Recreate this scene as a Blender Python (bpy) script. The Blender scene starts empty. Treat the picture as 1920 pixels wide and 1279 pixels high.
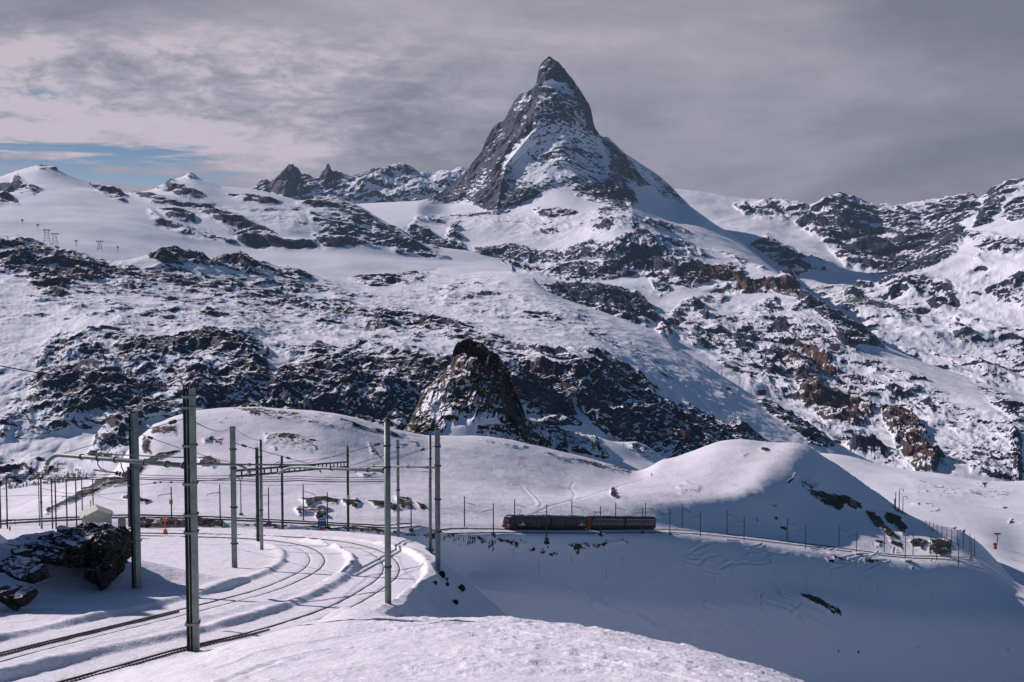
import bpy, math, random
import numpy as np
from mathutils import Vector, Matrix
scene = bpy.context.scene
COL = scene.collection
random.seed(4)
# ------------------------------------------------------------------ camera
F = 2290.0; PITCH = math.atan((639.5-495)/F); CP, SP = math.cos(PITCH), math.sin(PITCH)
cam_d = bpy.data.cameras.new('camera'); cam = bpy.data.objects.new('camera', cam_d); COL.objects.link(cam)
cam_d.sensor_width = 36; cam_d.lens = 36*F/1920
cam_d.clip_start = 0.3; cam_d.clip_end = 60000
cam.rotation_euler = (math.pi/2 - PITCH, 0, 0)
scene.camera = cam
# ------------------------------------------------------------------ light
SUN_AZ, SUN_EL = math.radians(-60), math.radians(30)      # azimuth from +Y towards +X
sun_d = bpy.data.lights.new('sun', 'SUN'); sun_d.energy = 4.6; sun_d.angle = math.radians(0.6)
sun_d.color = (1.0, 0.885, 0.90)
sun = bpy.data.objects.new('sun', sun_d); COL.objects.link(sun)
sdir = Vector((math.sin(SUN_AZ)*math.cos(SUN_EL), math.cos(SUN_AZ)*math.cos(SUN_EL), math.sin(SUN_EL)))
sun.rotation_euler = sdir.to_track_quat('Z', 'Y').to_euler()
scene.view_settings.view_transform = 'Standard'; scene.view_settings.look = 'None'
scene.view_settings.exposure = 0.0; scene.view_settings.gamma = 1

# ------------------------------------------------------------------ node helper
class NT:
    def __init__(s, tree): s.t = tree; s.n = tree.nodes; s.l = tree.links
    def node(s, kind, **kw):
        n = s.n.new(kind)
        for k, v in kw.items():
            if k == 'inp':
                for i, x in v.items():
                    if isinstance(x, bpy.types.NodeSocket): s.l.new(x, n.inputs[i])
                    else: n.inputs[i].default_value = x
            else: setattr(n, k, v)
        return n
    def math(s, op, a, b=0.0, c=0.0, clamp=False):
        n = s.node('ShaderNodeMath', operation=op, use_clamp=clamp, inp={0: a, 1: b, 2: c}); return n.outputs[0]
    def ramp(s, x, lo, hi, a=0.0, b=1.0):
        n = s.node('ShaderNodeMapRange', interpolation_type='SMOOTHSTEP', inp={0: x, 1: lo, 2: hi, 3: a, 4: b}); return n.outputs[0]
    def mix(s, f, a, b):
        n = s.node('ShaderNodeMix', data_type='RGBA'); s.put(n.inputs[0], f); s.put(n.inputs[6], a); s.put(n.inputs[7], b); return n.outputs[2]
    def put(s, sock, v):
        if isinstance(v, bpy.types.NodeSocket): s.l.new(v, sock)
        else: sock.default_value = v
    def noise(s, vec, scale, detail=4, rough=0.55, dist=0.0, norm=True):
        n = s.node('ShaderNodeTexNoise', inp={'Vector': vec, 'Scale': scale, 'Detail': detail, 'Roughness': rough, 'Distortion': dist}); return n.outputs[0]
def c4(*c): return (c[0], c[1], c[2], 1.0)
def V3(x, y, z): return (x, y, z)

# ------------------------------------------------------------------ sky
world = bpy.data.worlds.new('World'); scene.world = world; world.use_nodes = True
w = NT(world.node_tree); w.n.clear()
out = w.node('ShaderNodeOutputWorld'); bg = w.node('ShaderNodeBackground')
sky = w.node('ShaderNodeTexSky', sky_type='NISHITA', sun_disc=False, sun_elevation=SUN_EL, sun_rotation=SUN_AZ, altitude=2900, air_density=1.1, dust_density=0.4, ozone_density=1.6)
skyc = w.node('ShaderNodeVectorMath', operation='MULTIPLY', inp={0: sky.outputs[0], 1: (0.036, 0.050, 0.062)}).outputs[0]
tc = w.node('ShaderNodeTexCoord').outputs['Generated']
sep = w.node('ShaderNodeSeparateXYZ', inp={0: tc})
x, y, z = sep.outputs
zz = w.math('MAXIMUM', z, 0.0)
zp = w.math('ADD', zz, 0.075)
px_ = w.math('DIVIDE', x, zp); py_ = w.math('DIVIDE', y, zp)
pl = w.node('ShaderNodeCombineXYZ', inp={0: px_, 1: py_, 2: 0.0}).outputs[0]
def vmad(v, mul, add): return w.node('ShaderNodeVectorMath', operation='MULTIPLY_ADD', inp={0: v, 1: mul, 2: add}).outputs[0]
az = w.math('ARCTAN2', x, y)                     # 0 = view direction, + = right
dirv = w.node('ShaderNodeCombineXYZ', inp={0: az, 1: zz, 2: 0.0}).outputs[0]
n1 = w.noise(vmad(dirv, (2.6, 8.5, 1), (3.1, 0.7, 0)), 1.0, 5, 0.5, 0.5)         # broad banks
n2 = w.noise(vmad(dirv, (9.0, 34.0, 1), (7.3, 2.1, 0)), 1.0, 8, 0.6, 0.25)      # streaky puffs
n3 = w.noise(vmad(dirv, (24.0, 62.0, 1), (1.3, 9.1, 0.4)), 1.0, 8, 0.66, 0.35)   # fine mottling
n0 = w.noise(pl, 0.35, 4, 0.5, 0.4)
left = w.ramp(az, 0.14, -0.26)
band = w.math('MULTIPLY', w.ramp(zz, 0.05, 0.10), w.ramp(zz, 0.205, 0.15))
tone = w.math('MULTIPLY_ADD', n1, 1.25, -0.20)
tone = w.math('MULTIPLY_ADD', w.math('SUBTRACT', n2, 0.5), w.math('MULTIPLY_ADD', w.math('MULTIPLY', left, band), 0.9, 0.28), tone)
tone = w.math('MULTIPLY_ADD', w.math('SUBTRACT', n3, 0.5), w.math('MULTIPLY_ADD', w.math('MULTIPLY', left, band), 1.5, 0.22), tone)
tone = w.math('MULTIPLY_ADD', w.math('MULTIPLY', left, band), 0.23, tone)
tone = w.math('ADD', tone, w.ramp(az, -0.10, 0.38, 0.06, -0.04))
glow = w.math('MULTIPLY', w.ramp(w.math('ABSOLUTE', w.math('SUBTRACT', az, 0.06)), 0.30, 0.02), w.math('MULTIPLY', w.ramp(zz, 0.06, 0.10), w.ramp(zz, 0.17, 0.12)))
tone = w.math('MULTIPLY_ADD', glow, 0.07, tone)
tone = w.math('ADD', tone, w.ramp(zz, 0.02, 0.11, -0.04, 0.0))
cl = w.node('ShaderNodeValToRGB', inp={0: tone})
r = cl.color_ramp; r.elements[0].position = 0.22; r.elements[0].color = c4(0.190, 0.192, 0.232)
r.elements[1].position = 0.86; r.elements[1].color = c4(0.58, 0.50, 0.555)
e = r.elements.new(0.40); e.color = c4(0.262, 0.252, 0.298)
e = r.elements.new(0.62); e.color = c4(0.375, 0.348, 0.398)
# an opening low on the left, clear blue overhead and behind the viewer
hb = w.math('MULTIPLY', w.ramp(zz, 0.050, 0.066), w.ramp(zz, 0.098, 0.086))
hole = w.math('MULTIPLY', w.ramp(az, -0.14, -0.30), hb)
nlow = w.noise(vmad(dirv, (8.0, 110.0, 1), (2.2, 4.4, 0)), 1.0, 8, 0.62, 0.3)
lowhole = w.ramp(w.math('ADD', w.math('MULTIPLY', hole, 0.60), w.math('MULTIPLY', w.math('SUBTRACT', nlow, 0.5), -2.2)), 0.34, 0.64)
lowhole = w.math('MULTIPLY', lowhole, w.ramp(hole, 0.02, 0.2))
sm = w.math('MULTIPLY', w.ramp(n2, 0.43, 0.36), w.math('MULTIPLY', w.ramp(az, -0.33, -0.37), w.math('MULTIPLY', w.ramp(zz, 0.155, 0.14), w.ramp(zz, 0.115, 0.125))))
open_up = w.math('MAXIMUM', w.ramp(w.math('MULTIPLY_ADD', n0, 0.20, zz), 0.33, 0.47), w.ramp(w.math('ADD', w.math('ABSOLUTE', az), w.math('MULTIPLY', n0, 0.3)), 0.68, 1.1))
opening = w.math('MAXIMUM', w.math('MAXIMUM', lowhole, sm), open_up)
low_blue = w.mix(w.ramp(zz, 0.05, 0.10), c4(0.28, 0.38, 0.50), c4(0.14, 0.25, 0.40))
blue = w.mix(w.ramp(zz, 0.20, 0.30), low_blue, skyc)
blue = w.mix(w.ramp(w.math('ABSOLUTE', az), 0.5, 0.7), blue, skyc)
allc = w.mix(opening, cl.outputs[0], blue)
allc = w.mix(w.ramp(z, -0.015, -0.06), allc, c4(0.07, 0.085, 0.12))
w.l.new(allc, bg.inputs[0]); bg.inputs[1].default_value = 1.0
w.l.new(bg.outputs[0], out.inputs[0])
# ------------------------------------------------------------------ noise (numpy)
rng = np.random.RandomState(11)
_LAT = rng.rand(64*64*64).astype(np.float32)
def vnoise(x, y, z):
    xi = np.floor(x).astype(np.int32); yi = np.floor(y).astype(np.int32); zi = np.floor(z).astype(np.int32)
    fx = (x-xi).astype(np.float32); fy = (y-yi).astype(np.float32); fz = (z-zi).astype(np.float32)
    fx = fx*fx*(3-2*fx); fy = fy*fy*(3-2*fy); fz = fz*fz*(3-2*fz)
    x0 = (xi & 63)*4096; x1 = ((xi+1) & 63)*4096; y0 = (yi & 63)*64; y1 = ((yi+1) & 63)*64; z0 = zi & 63; z1 = (zi+1) & 63
    L = _LAT
    a = L[x0+y0+z0]*(1-fx)+L[x1+y0+z0]*fx; b = L[x0+y1+z0]*(1-fx)+L[x1+y1+z0]*fx
    c = L[x0+y0+z1]*(1-fx)+L[x1+y0+z1]*fx; d = L[x0+y1+z1]*(1-fx)+L[x1+y1+z1]*fx
    a = a*(1-fy)+b*fy; c = c*(1-fy)+d*fy
    return (a*(1-fz)+c*fz)*2-1
def fbm(x, y, z, octs=5, gain=0.5, lac=2.03, ridged=False):
    s = np.zeros(x.shape, np.float32); amp = 1.0; tot = 0
    for i in range(octs):
        n = vnoise(x+17.3*i, y-9.1*i, z+5.7*i)
        if ridged: n = 1-2*np.abs(n)
        s += amp*n; tot += amp; amp *= gain
        x, y = (x*0.8+y*0.6)*lac, (-x*0.6+y*0.8)*lac; z = z*lac
    return s/tot
def sstep(x, a, b):
    t = np.clip((x-a)/(b-a), 0, 1); return t*t*(3-2*t)
# ------------------------------------------------------------------ picture <-> world
def ae(px, py):
    u = (px-960)/F; v = (639.5-py)/F; dy = CP+v*SP
    return u/dy, (-SP+v*CP)/dy
def W(px, py, D):
    a, e = ae(px, py); return Vector((a*D, D, e*D))
def topx(a, e):
    wv = CP-e*SP; return 960+F*a/wv, 639.5-F*(SP+e*CP)/wv
def line(pts, A, sk=1.5):
    """control points (px, py, distance) -> slope e and distance D at every column A"""
    p = np.array(pts, float); a, e = ae(p[:, 0], p[:, 1]); o = np.argsort(a)
    E_ = np.interp(A, a[o], e[o]); D_ = np.interp(A, a[o], p[o, 2]); st = (A[1]-A[0])*F
    def sm(v, wpx):
        n = max(1, int(wpx/st)); k = np.hanning(2*n+3)[1:-1]; k /= k.sum(); q = np.pad(v, n, mode='edge')
        q[:n] = v[0]-(v[1]-v[0])*np.arange(n, 0, -1); q[-n:] = v[-1]+(v[-1]-v[-2])*np.arange(1, n+1)
        return np.convolve(q, k, 'valid')
    return sm(E_, sk if len(pts) > 20 else 60), sm(D_, 110)
def pchip(xk, yk, x):
    """xk, yk: (K, N) knots per column; x: (M, N). monotone cubic per column"""
    h = np.diff(xk, axis=0); h = np.maximum(h, 1e-6); d = np.diff(yk, axis=0)/h
    m = np.zeros_like(yk); m[0] = d[0]; m[-1] = d[-1]
    for k in range(1, len(xk)-1):
        s = d[k-1]*d[k] > 0
        w1 = 2*h[k]+h[k-1]; w2 = h[k]+2*h[k-1]
        with np.errstate(divide='ignore', invalid='ignore'):
            hm = (w1+w2)/(w1/d[k-1]+w2/d[k])
        m[k] = np.where(s, np.nan_to_num(hm), 0)
    if m.shape[1] > 60:
        kk = np.hanning(43)[1:-1]; kk /= kk.sum()
        m = np.array([np.convolve(np.pad(r_, 20, mode='edge'), kk, 'valid') for r_ in m])
    K = len(xk); cols = np.arange(x.shape[1])[None, :]
    idx = np.zeros(x.shape, int)
    for k in range(1, K-1): idx += (x >= xk[k][None, :])
    x0 = xk[idx, cols]; hh = h[idx, cols]; t = np.clip((x-x0)/hh, 0, 1)
    y0 = yk[idx, cols]; y1 = yk[idx+1, cols]; m0 = m[idx, cols]*hh; m1 = m[idx+1, cols]*hh
    t2 = t*t; t3 = t2*t
    return (2*t3-3*t2+1)*y0+(t3-2*t2+t)*m0+(-2*t3+3*t2)*y1+(t3-t2)*m1
def poly_sd(px, py, poly):
    """signed distance (positive inside)"""
    d = np.full(px.shape, 1e9); inside = np.zeros(px.shape, bool); n = len(poly)
    for i in range(n):
        x0, y0 = poly[i]; x1, y1 = poly[(i+1) % n]
        ex, ey = x1-x0, y1-y0; L2 = ex*ex+ey*ey+1e-9
        t = np.clip(((px-x0)*ex+(py-y0)*ey)/L2, 0, 1)
        d = np.minimum(d, (px-x0-t*ex)**2+(py-y0-t*ey)**2)
        if y0 != y1:
            c = ((y0 > py) != (y1 > py)) & (px < (x1-x0)*(py-y0)/(y1-y0)+x0); inside ^= c
    d = np.sqrt(d); return np.where(inside, d, -d)
def line_dist(px, py, pts, closed=False):
    d = np.full(px.shape, 1e9); tt = np.zeros(px.shape); side = np.zeros(px.shape)
    for i in range(len(pts)-1):
        x0, y0 = pts[i]; x1, y1 = pts[i+1]; ex, ey = x1-x0, y1-y0; L2 = ex*ex+ey*ey+1e-9
        t = np.clip(((px-x0)*ex+(py-y0)*ey)/L2, 0, 1)
        q = (px-x0-t*ex)**2+(py-y0-t*ey)**2
        m = q < d; d = np.where(m, q, d); side = np.where(m, (px-x0)*ey-(py-y0)*ex, side)
    return np.sqrt(d), np.sign(side)
def regions(px, py, regs, wob=None):
    """regs: (value, feather, [(px,py)..]) painted one after another as max"""
    r = np.zeros(px.shape, np.float32)
    qx, qy = (px, py) if wob is None else (px+wob[0], py+wob[1])
    for val, fe, poly in regs:
        xs = [p[0] for p in poly]; ys = [p[1] for p in poly]; m_ = fe*1.5+2
        sel = (qx > min(xs)-m_) & (qx < max(xs)+m_) & (qy > min(ys)-m_) & (qy < max(ys)+m_)
        if not sel.any(): continue
        s = poly_sd(qx[sel], qy[sel], poly)
        v = sstep(s, -fe, fe)*abs(val)
        if val > 0: r[sel] = np.maximum(r[sel], v)
        else: r[sel] = r[sel]*(1-v)
    return r
# ------------------------------------------------------------------ mesh from grid
def grid_obj(name, X, Y, Z, mat, attrs, kind='structure', smooth=True):
    R, C = X.shape
    me = bpy.data.meshes.new(name)
    n = R*C; me.vertices.add(n)
    co = np.stack([X, Y, Z], -1).reshape(-1).astype(np.float32)
    me.vertices.foreach_set('co', co)
    i = np.arange(n).reshape(R, C)
    q = np.stack([i[:-1, :-1], i[:-1, 1:], i[1:, 1:], i[1:, :-1]], -1).reshape(-1, 4)
    F_ = len(q); me.loops.add(F_*4); me.polygons.add(F_)
    me.loops.foreach_set('vertex_index', q.reshape(-1).astype(np.int32))
    me.polygons.foreach_set('loop_start', (np.arange(F_)*4).astype(np.int32))
    me.polygons.foreach_set('use_smooth', np.full(F_, smooth))
    me.update(calc_edges=True)
    for k, v in attrs.items():
        at = me.attributes.new(k, 'FLOAT', 'POINT'); at.data.foreach_set('value', v.reshape(-1).astype(np.float32))
    me.materials.append(mat)
    o = bpy.data.objects.new(name, me); COL.objects.link(o)
    if kind: o['kind'] = kind
    return o
def grid_normals(X, Y, Z):
    P = np.stack([X, Y, Z], -1); du = np.gradient(P, axis=1); dv = np.gradient(P, axis=0)
    n = np.cross(du, dv); n /= np.linalg.norm(n, axis=-1, keepdims=True)+1e-12
    n = np.where(n[..., 2:3] < 0, -n, n); return n
def blur(a, r):
    for ax in (0, 1):
        p = np.pad(a, [(r+1, r) if i == ax else (0, 0) for i in range(2)], mode='edge'); c = np.cumsum(p, axis=ax)
        n = a.shape[ax]; a = (np.take(c, range(2*r+1, 2*r+1+n), axis=ax)-np.take(c, range(0, n), axis=ax))/(2*r+1)
    return a
def blurx(a, r):
    p = np.pad(a, [(0, 0), (r+1, r)], mode='edge'); c = np.cumsum(p, axis=1); n = a.shape[1]
    return (c[:, 2*r+1:2*r+1+n]-c[:, 0:n])/(2*r+1)
SHEETS = {}
def sheet(name, lines, rows, A0, A1, nc, mat, rough=None, regs=(), brown=(), base_rock=0.0, slope_gain=1.0, wob=(0, 0, 1), scale=300.0,
          radial=None, streak=None, green=(), lit=None, strata=None, zf=0.8, ribs=None, jag=0.0, jagsc=60.0):
    a0, _ = ae(A0, 600); a1, _ = ae(A1, 600)
    A = np.linspace(a0, a1, nc)
    E = []; D = []
    for L in lines:
        e_, d_ = line(L, A); E.append(e_); D.append(d_)
    E = np.array(E); D = np.array(D)
    for k in range(1, len(D)): D[k] = np.maximum(D[k], D[k-1]+D[k-1]*0.004)
    Zk = E*D
    t = []
    for k, n in enumerate(rows): t += [k+j/n for j in range(n)]
    t.append(len(rows)); t = np.array(t)
    ki = np.minimum(t.astype(int), len(rows)-1); ft = (t-ki)[:, None]
    Dg = D[ki]*(1-ft)+D[ki+1]*ft
    Zg = pchip(D, Zk, Dg)
    Ag = np.broadcast_to(A[None, :], Dg.shape)
    ks = [k for k, L in enumerate(lines) if len(L) > 20]
    if ks:      # crisp only near the crest line, smooth below it
        Eg = Zg/Dg; st_ = (A[1]-A[0])*F; Eb = blurx(blurx(Eg, int(26/st_)), int(26/st_))
        wv = 1-np.exp(-((t-ks[0])/0.22)**2)[:, None]; Zg = (Eg*(1-wv)+Eb*wv)*Dg
    px, py = topx(Ag, Zg/Dg)
    X = Ag*Dg; Y = Dg.copy(); Z = Zg.copy()
    s = scale
    wx = fbm(X/s, Y/s, Z/s, 4)*1.0; 
    wo = (wx*wob[0], fbm(X/s+31, Y/s, Z/s+7, 4)*wob[1])
    rk = regions(px, py, regs, wo) if regs else np.zeros(px.shape, np.float32)
    rk = np.maximum(rk, base_rock)
    if radial is not None:
        dD = radial(px, py, X, Y, Z); k_ = 1+dD/Y; X = X*k_; Z = Z*k_; Y = Y*k_
    if ribs:
        (an, wl, stre, a_k, a_d) = ribs
        c_, s__ = math.cos(an), math.sin(an); U = (X*c_+Z*s__)/(wl*stre); V = (-X*s__+Z*c_)/wl
        q = fbm(X/(wl*3), Y/(wl*3), Z/(wl*3), 3)*0.8
        rb = fbm(U+q, V+q*0.7, Y/(wl*6), 5, 0.55, ridged=True)
        lowf = fbm(X/(wl*7)+3, Y/(wl*9), Z/(wl*5), 3)
        m_ = sstep(rk, 0.08, 0.3)
        rk = np.clip(rk+m_*(a_k*(rb-0.1)+a_k*1.1*lowf), 0, 1.3)
        k_ = 1-rb*a_d*m_/Y; X = X*k_; Y = Y*k_; Z = Z*k_
    if strata:
        (a_s, h_s, tl) = strata
        ph_ = (Z+tl*X+fbm(X/(h_s*9), Y/(h_s*9), Z/(h_s*9), 3)*h_s*1.6)/h_s; fr = ph_-np.floor(ph_)
        stp_ = sstep(fr, 0.15, 0.85)-fr          # ledges and risers
        am = a_s*sstep(rk, 0.12, 0.55)*(0.6+0.8*fbm(X/(h_s*3), Y/(h_s*3), Z/(h_s*3), 3))
        k_ = 1+(stp_*am*2.2)/Y; X = X*k_; Y = Y*k_; Z = Z+stp_*am*0.9
    # relief
    if rough:
        (a_big, s_big, a_rock, s_rock, a_snow) = rough
        nb = fbm(X/s_big, Y/s_big, Z/s_big, 3)
        nr = fbm(X/s_rock, Y/s_rock, Z/s_rock, 7, 0.55, ridged=True)
        nr2 = fbm(X/s_rock+50, Y/s_rock, Z/s_rock, 6, 0.55)
        edge = np.ones(len(t)); 
        g = (rk*a_rock+a_snow)
        zv = zf if not isinstance(zf, tuple) else zf[0]+(zf[1]-zf[0])*sstep(py, 388, 430)
        Z = Z+nb*a_big+g*(nr-0.1)*zv
        k_ = 1+(g*nr2*1.4)/Y; X = X*k_; Y = Y*k_
    if jag:
        jn = fbm(X/jagsc, np.zeros_like(X), Z*0, 4, 0.6, ridged=True)
        Z = Z+jn*jag*sstep(rk, 0.2, 0.7)
    br = regions(px, py, brown, wo) if brown else np.zeros(px.shape, np.float32)
    gr = regions(px, py, green, wo) if green else np.zeros(px.shape, np.float32)
    st = rk.copy()
    N = grid_normals(X, Y, Z)
    steep = 1-N[..., 2]
    hp = steep-blur(steep, 8)
    hp = np.clip(hp/(np.std(hp)+1e-6), -2.2, 2.2)
    # more rock in the mask on relief faces turned to the viewer
    fc = -N[..., 1]; h2 = fc-blur(fc, 8); h2 = np.clip(h2/(np.std(h2)+1e-6), -2.2, 2.2)
    hp = hp*0.7+h2*0.4
    ob = grid_obj(name, X, Y, Z, mat, {'rock': rk, 'brown': br, 'green': gr, 'steep': steep*slope_gain, 'hp': hp})
    SHEETS[name] = (X, Y, Z)
    return ob
# ------------------------------------------------------------------ mountain material
def mountain_mat(name, sc, stretch=(1, 1, 1), rock=(0.010, 0.014, 0.030), rock2=(0.036, 0.041, 0.066), snow=(0.79, 0.79, 0.83), cover=0.0, gain=1.0, tilt=(0, 0, 0), bump=0.5, contrast=0.10, fine=1.9, sb=None, hpw=0.27):
    m = bpy.data.materials.new(name); m.use_nodes = True; t = NT(m.node_tree)
    b = t.n['Principled BSDF']; b.inputs['Roughness'].default_value = 0.75; b.inputs['Specular IOR Level'].default_value = 0.15
    geo = t.node('ShaderNodeNewGeometry'); P = geo.outputs['Position']
    mp = t.node('ShaderNodeMapping', inp={0: P, 2: tilt, 3: stretch}).outputs[0]
    rk = t.node('ShaderNodeAttribute', attribute_name='rock').outputs['Fac']
    br = t.node('ShaderNodeAttribute', attribute_name='brown').outputs['Fac']
    gr = t.node('ShaderNodeAttribute', attribute_name='green').outputs['Fac']
    stp = t.node('ShaderNodeAttribute', attribute_name='steep').outputs['Fac']
    nA = t.noise(mp, 1/sc, 8, 0.62, 0.7)
    nB = t.noise(mp, 4.3/sc, 8, 0.68, 0.4)
    nC = t.noise(P, 0.33/sc, 4, 0.5, 0.3)
    s_ = t.math('MULTIPLY_ADD', nA, 1.5, -0.75)
    s_ = t.math('ADD', s_, t.math('MULTIPLY_ADD', nB, fine, -0.5*fine))
    s_ = t.math('ADD', s_, t.math('MULTIPLY_ADD', nC, 1.5, -0.75))
    hp = t.node('ShaderNodeAttribute', attribute_name='hp').outputs['Fac']
    s_ = t.math('MULTIPLY_ADD', hp, hpw, s_)
    s_ = t.math('MULTIPLY', s_, t.ramp(rk, 0.0, 0.2, 0.35, 1.0))
    v = t.math('MULTIPLY', rk, 0.95*gain)
    v = t.math('ADD', v, t.math('MULTIPLY', t.math('SUBTRACT', stp, 0.22), t.math('MULTIPLY_ADD', rk, 0.9, 0.15)))
    v = t.math('ADD', v, s_)
    mask = t.ramp(v, 0.52-cover-contrast/2, 0.52-cover+contrast/2)
    rc = t.mix(t.ramp(nB, 0.35, 0.7), c4(*rock), c4(*rock2))
    rc = t.mix(t.math('MULTIPLY', br, 0.9), rc, t.mix(nB, c4(0.035, 0.018, 0.014), c4(0.16, 0.085, 0.062)))
    rc = t.mix(t.math('MULTIPLY', gr, 0.85), rc, t.mix(nB, c4(0.045, 0.06, 0.05), c4(0.16, 0.18, 0.16)))
    col = t.mix(mask, c4(*snow), rc)
    t.l.new(col, b.inputs['Base Color'])
    h = t.math('MULTIPLY', nB, t.math('MULTIPLY_ADD', mask, 0.9, 0.1))
    bp = t.node('ShaderNodeBump', inp={'Strength': bump, 'Distance': sc*0.12, 'Height': h})
    if sb:
        d1 = t.noise(P, 1/sb[0], 5, 0.6, 0.3); d2 = t.noise(P, 1/sb[1], 4, 0.6, 0.2)
        hh = t.math('MULTIPLY_ADD', d1, sb[0]*0.30, t.math('MULTIPLY', d2, sb[1]*0.30))
        bp2 = t.node('ShaderNodeBump', inp={'Strength': sb[2], 'Distance': 1.0, 'Height': hh, 'Normal': bp.outputs[0]}); bp = bp2
    t.l.new(bp.outputs[0], b.inputs['Normal'])
    return m
# ================================================================== FAR TERRAIN
mat_far = mountain_mat('far_rock_and_snow', 260.0, (1, 1, 0.7))
mat_peak = mountain_mat('peak_rock_and_snow', 80.0, (0.8, 1.0, 1.7), tilt=(0.0, 0.35, 0.0))
mat_right = mountain_mat('valley_rock_and_snow', 200.0, (1.2, 1.0, 0.8), tilt=(0, -0.6, 0))
mat_mid = mountain_mat('slope_rock_and_snow', 40.0, (0.7, 1.0, 2.0), tilt=(0, 0.25, 0), rock=(0.008, 0.012, 0.025), rock2=(0.062, 0.061, 0.074), fine=2.2, hpw=0.34, gain=0.88)
mat_hill = mountain_mat('hill_rock_and_snow', 90.0, (0.8, 1.0, 1.5), tilt=(0, 0.3, 0))
mat_tooth = mountain_mat('crag_rock_and_snow', 16.0, (1.1, 1.0, 0.9), rock=(0.014, 0.013, 0.014), rock2=(0.065, 0.054, 0.044))

# --- far jagged ridge behind the plateau, left of the peak
sheet('mountain', [
    [(400, 470, 10300), (900, 470, 10300)],
    [(400, 400, 10900), (480, 395, 10900), (560, 392, 10900), (680, 385, 10900), (740, 395, 10900), (800, 388, 10900), (900, 390, 10900)],
    [(400, 372, 11600), (470, 360, 11600), (482, 352, 11600), (491, 343, 11600), (497, 350, 11600), (505, 348, 11600), (512, 337, 11600), (520, 345, 11600), (532, 343, 11600), (540, 330, 11600), (547, 321, 11600), (560, 322, 11600), (566, 332, 11600),
     (573, 330, 11600), (582, 336, 11600), (590, 346, 11600), (600, 340, 11600), (608, 334, 11600), (614, 321, 11600), (622, 330, 11600), (640, 331, 11600), (655, 334, 11600), (680, 328, 11600), (695, 321, 11600), (705, 315, 11600), (720, 318, 11600),
     (740, 314, 11600), (765, 313, 11600), (775, 322, 11600), (788, 329, 11600), (797, 325, 11600), (810, 323, 11600), (830, 317, 11600), (845, 321, 11600), (858, 317, 11600), (868, 318, 11600), (880, 330, 11600), (920, 350, 11600)],
    [(400, 430, 12300), (920, 430, 12300)]],
    (20, 70, 10), 440, 900, 300, mat_far, rough=(30, 700, 190, 330, 60), strata=(22, 90, 0.8), zf=0.35, base_rock=0.36,
    regs=[(0.68, 6, [(480, 352), (515, 335), (550, 318), (565, 330), (568, 370), (540, 375), (500, 362)]), (0.7, 8, [(600, 345), (614, 318), (640, 330), (640, 350), (610, 370)]), (0.65, 10, [(650, 335), (700, 315), (765, 312), (780, 330), (720, 335), (680, 360)]),
          (0.75, 8, [(810, 380), (840, 350), (875, 320), (880, 380)])], wob=(8, 8), scale=300, jag=75, jagsc=150)

# --- far right range with its cliffs, glacier and valley floor
R_ = [
    [(1200, 900, 3600), (1700, 880, 3600), (2250, 900, 3400)],
    [(1200, 760, 4700), (1560, 730, 4700), (1700, 720, 4600), (1920, 760, 4300), (2250, 790, 4000)],
    [(1200, 700, 5400), (1560, 660, 5600), (1680, 640, 5700), (1800, 655, 5500), (1920, 690, 5200), (2250, 720, 5000)],
    [(1200, 640, 6300), (1500, 610, 6400), (1600, 590, 6600), (1700, 595, 6400), (1800, 600, 6300), (1920, 600, 6000), (2250, 600, 6000)],
    [(1200, 580, 7600), (1480, 540, 7600), (1560, 545, 7700), (1620, 545, 7600), (1660, 535, 7400), (1720, 505, 7500), (1800, 480, 7600), (1920, 450, 7600), (2250, 430, 7600)],
    [(1200, 520, 8500), (1400, 500, 8600), (1440, 480, 8700), (1500, 495, 8700), (1560, 500, 8700), (1640, 515, 8600), (1700, 500, 8700), (1760, 462, 8900), (1830, 425, 9000), (1920, 400, 9200), (2250, 380, 9200)],
    [(1200, 470, 9600), (1400, 455, 9600), (1438, 448, 9500), (1480, 465, 9600), (1520, 440, 10000), (1600, 440, 10200), (1700, 440, 10300), (1800, 410, 10300), (1860, 385, 10000), (1920, 375, 10000), (2250, 360, 10000)],
    [(1200, 352, 12200), (1260, 356, 12200), (1290, 358, 12200), (1340, 365, 12200), (1380, 375, 12200), (1440, 380, 12000), (1500, 387, 11800), (1520, 383, 11600), (1545, 376, 11400), (1560, 370, 11300), (1577, 366, 11300), (1600, 370, 11300), (1620, 380, 11300),
     (1632, 383, 11300), (1660, 386, 11300), (1700, 382, 11300), (1760, 376, 11300), (1800, 371, 11300), (1822, 370, 11300), (1831, 378, 11300), (1836, 385, 11200), (1850, 374, 11100), (1866, 357, 11000), (1880, 346, 11000), (1895, 342, 11000), (1920, 343, 11000), (2000, 320, 11000), (2250, 300, 11000)],
    [(1200, 420, 13000), (2250, 440, 12400)]]
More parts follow.
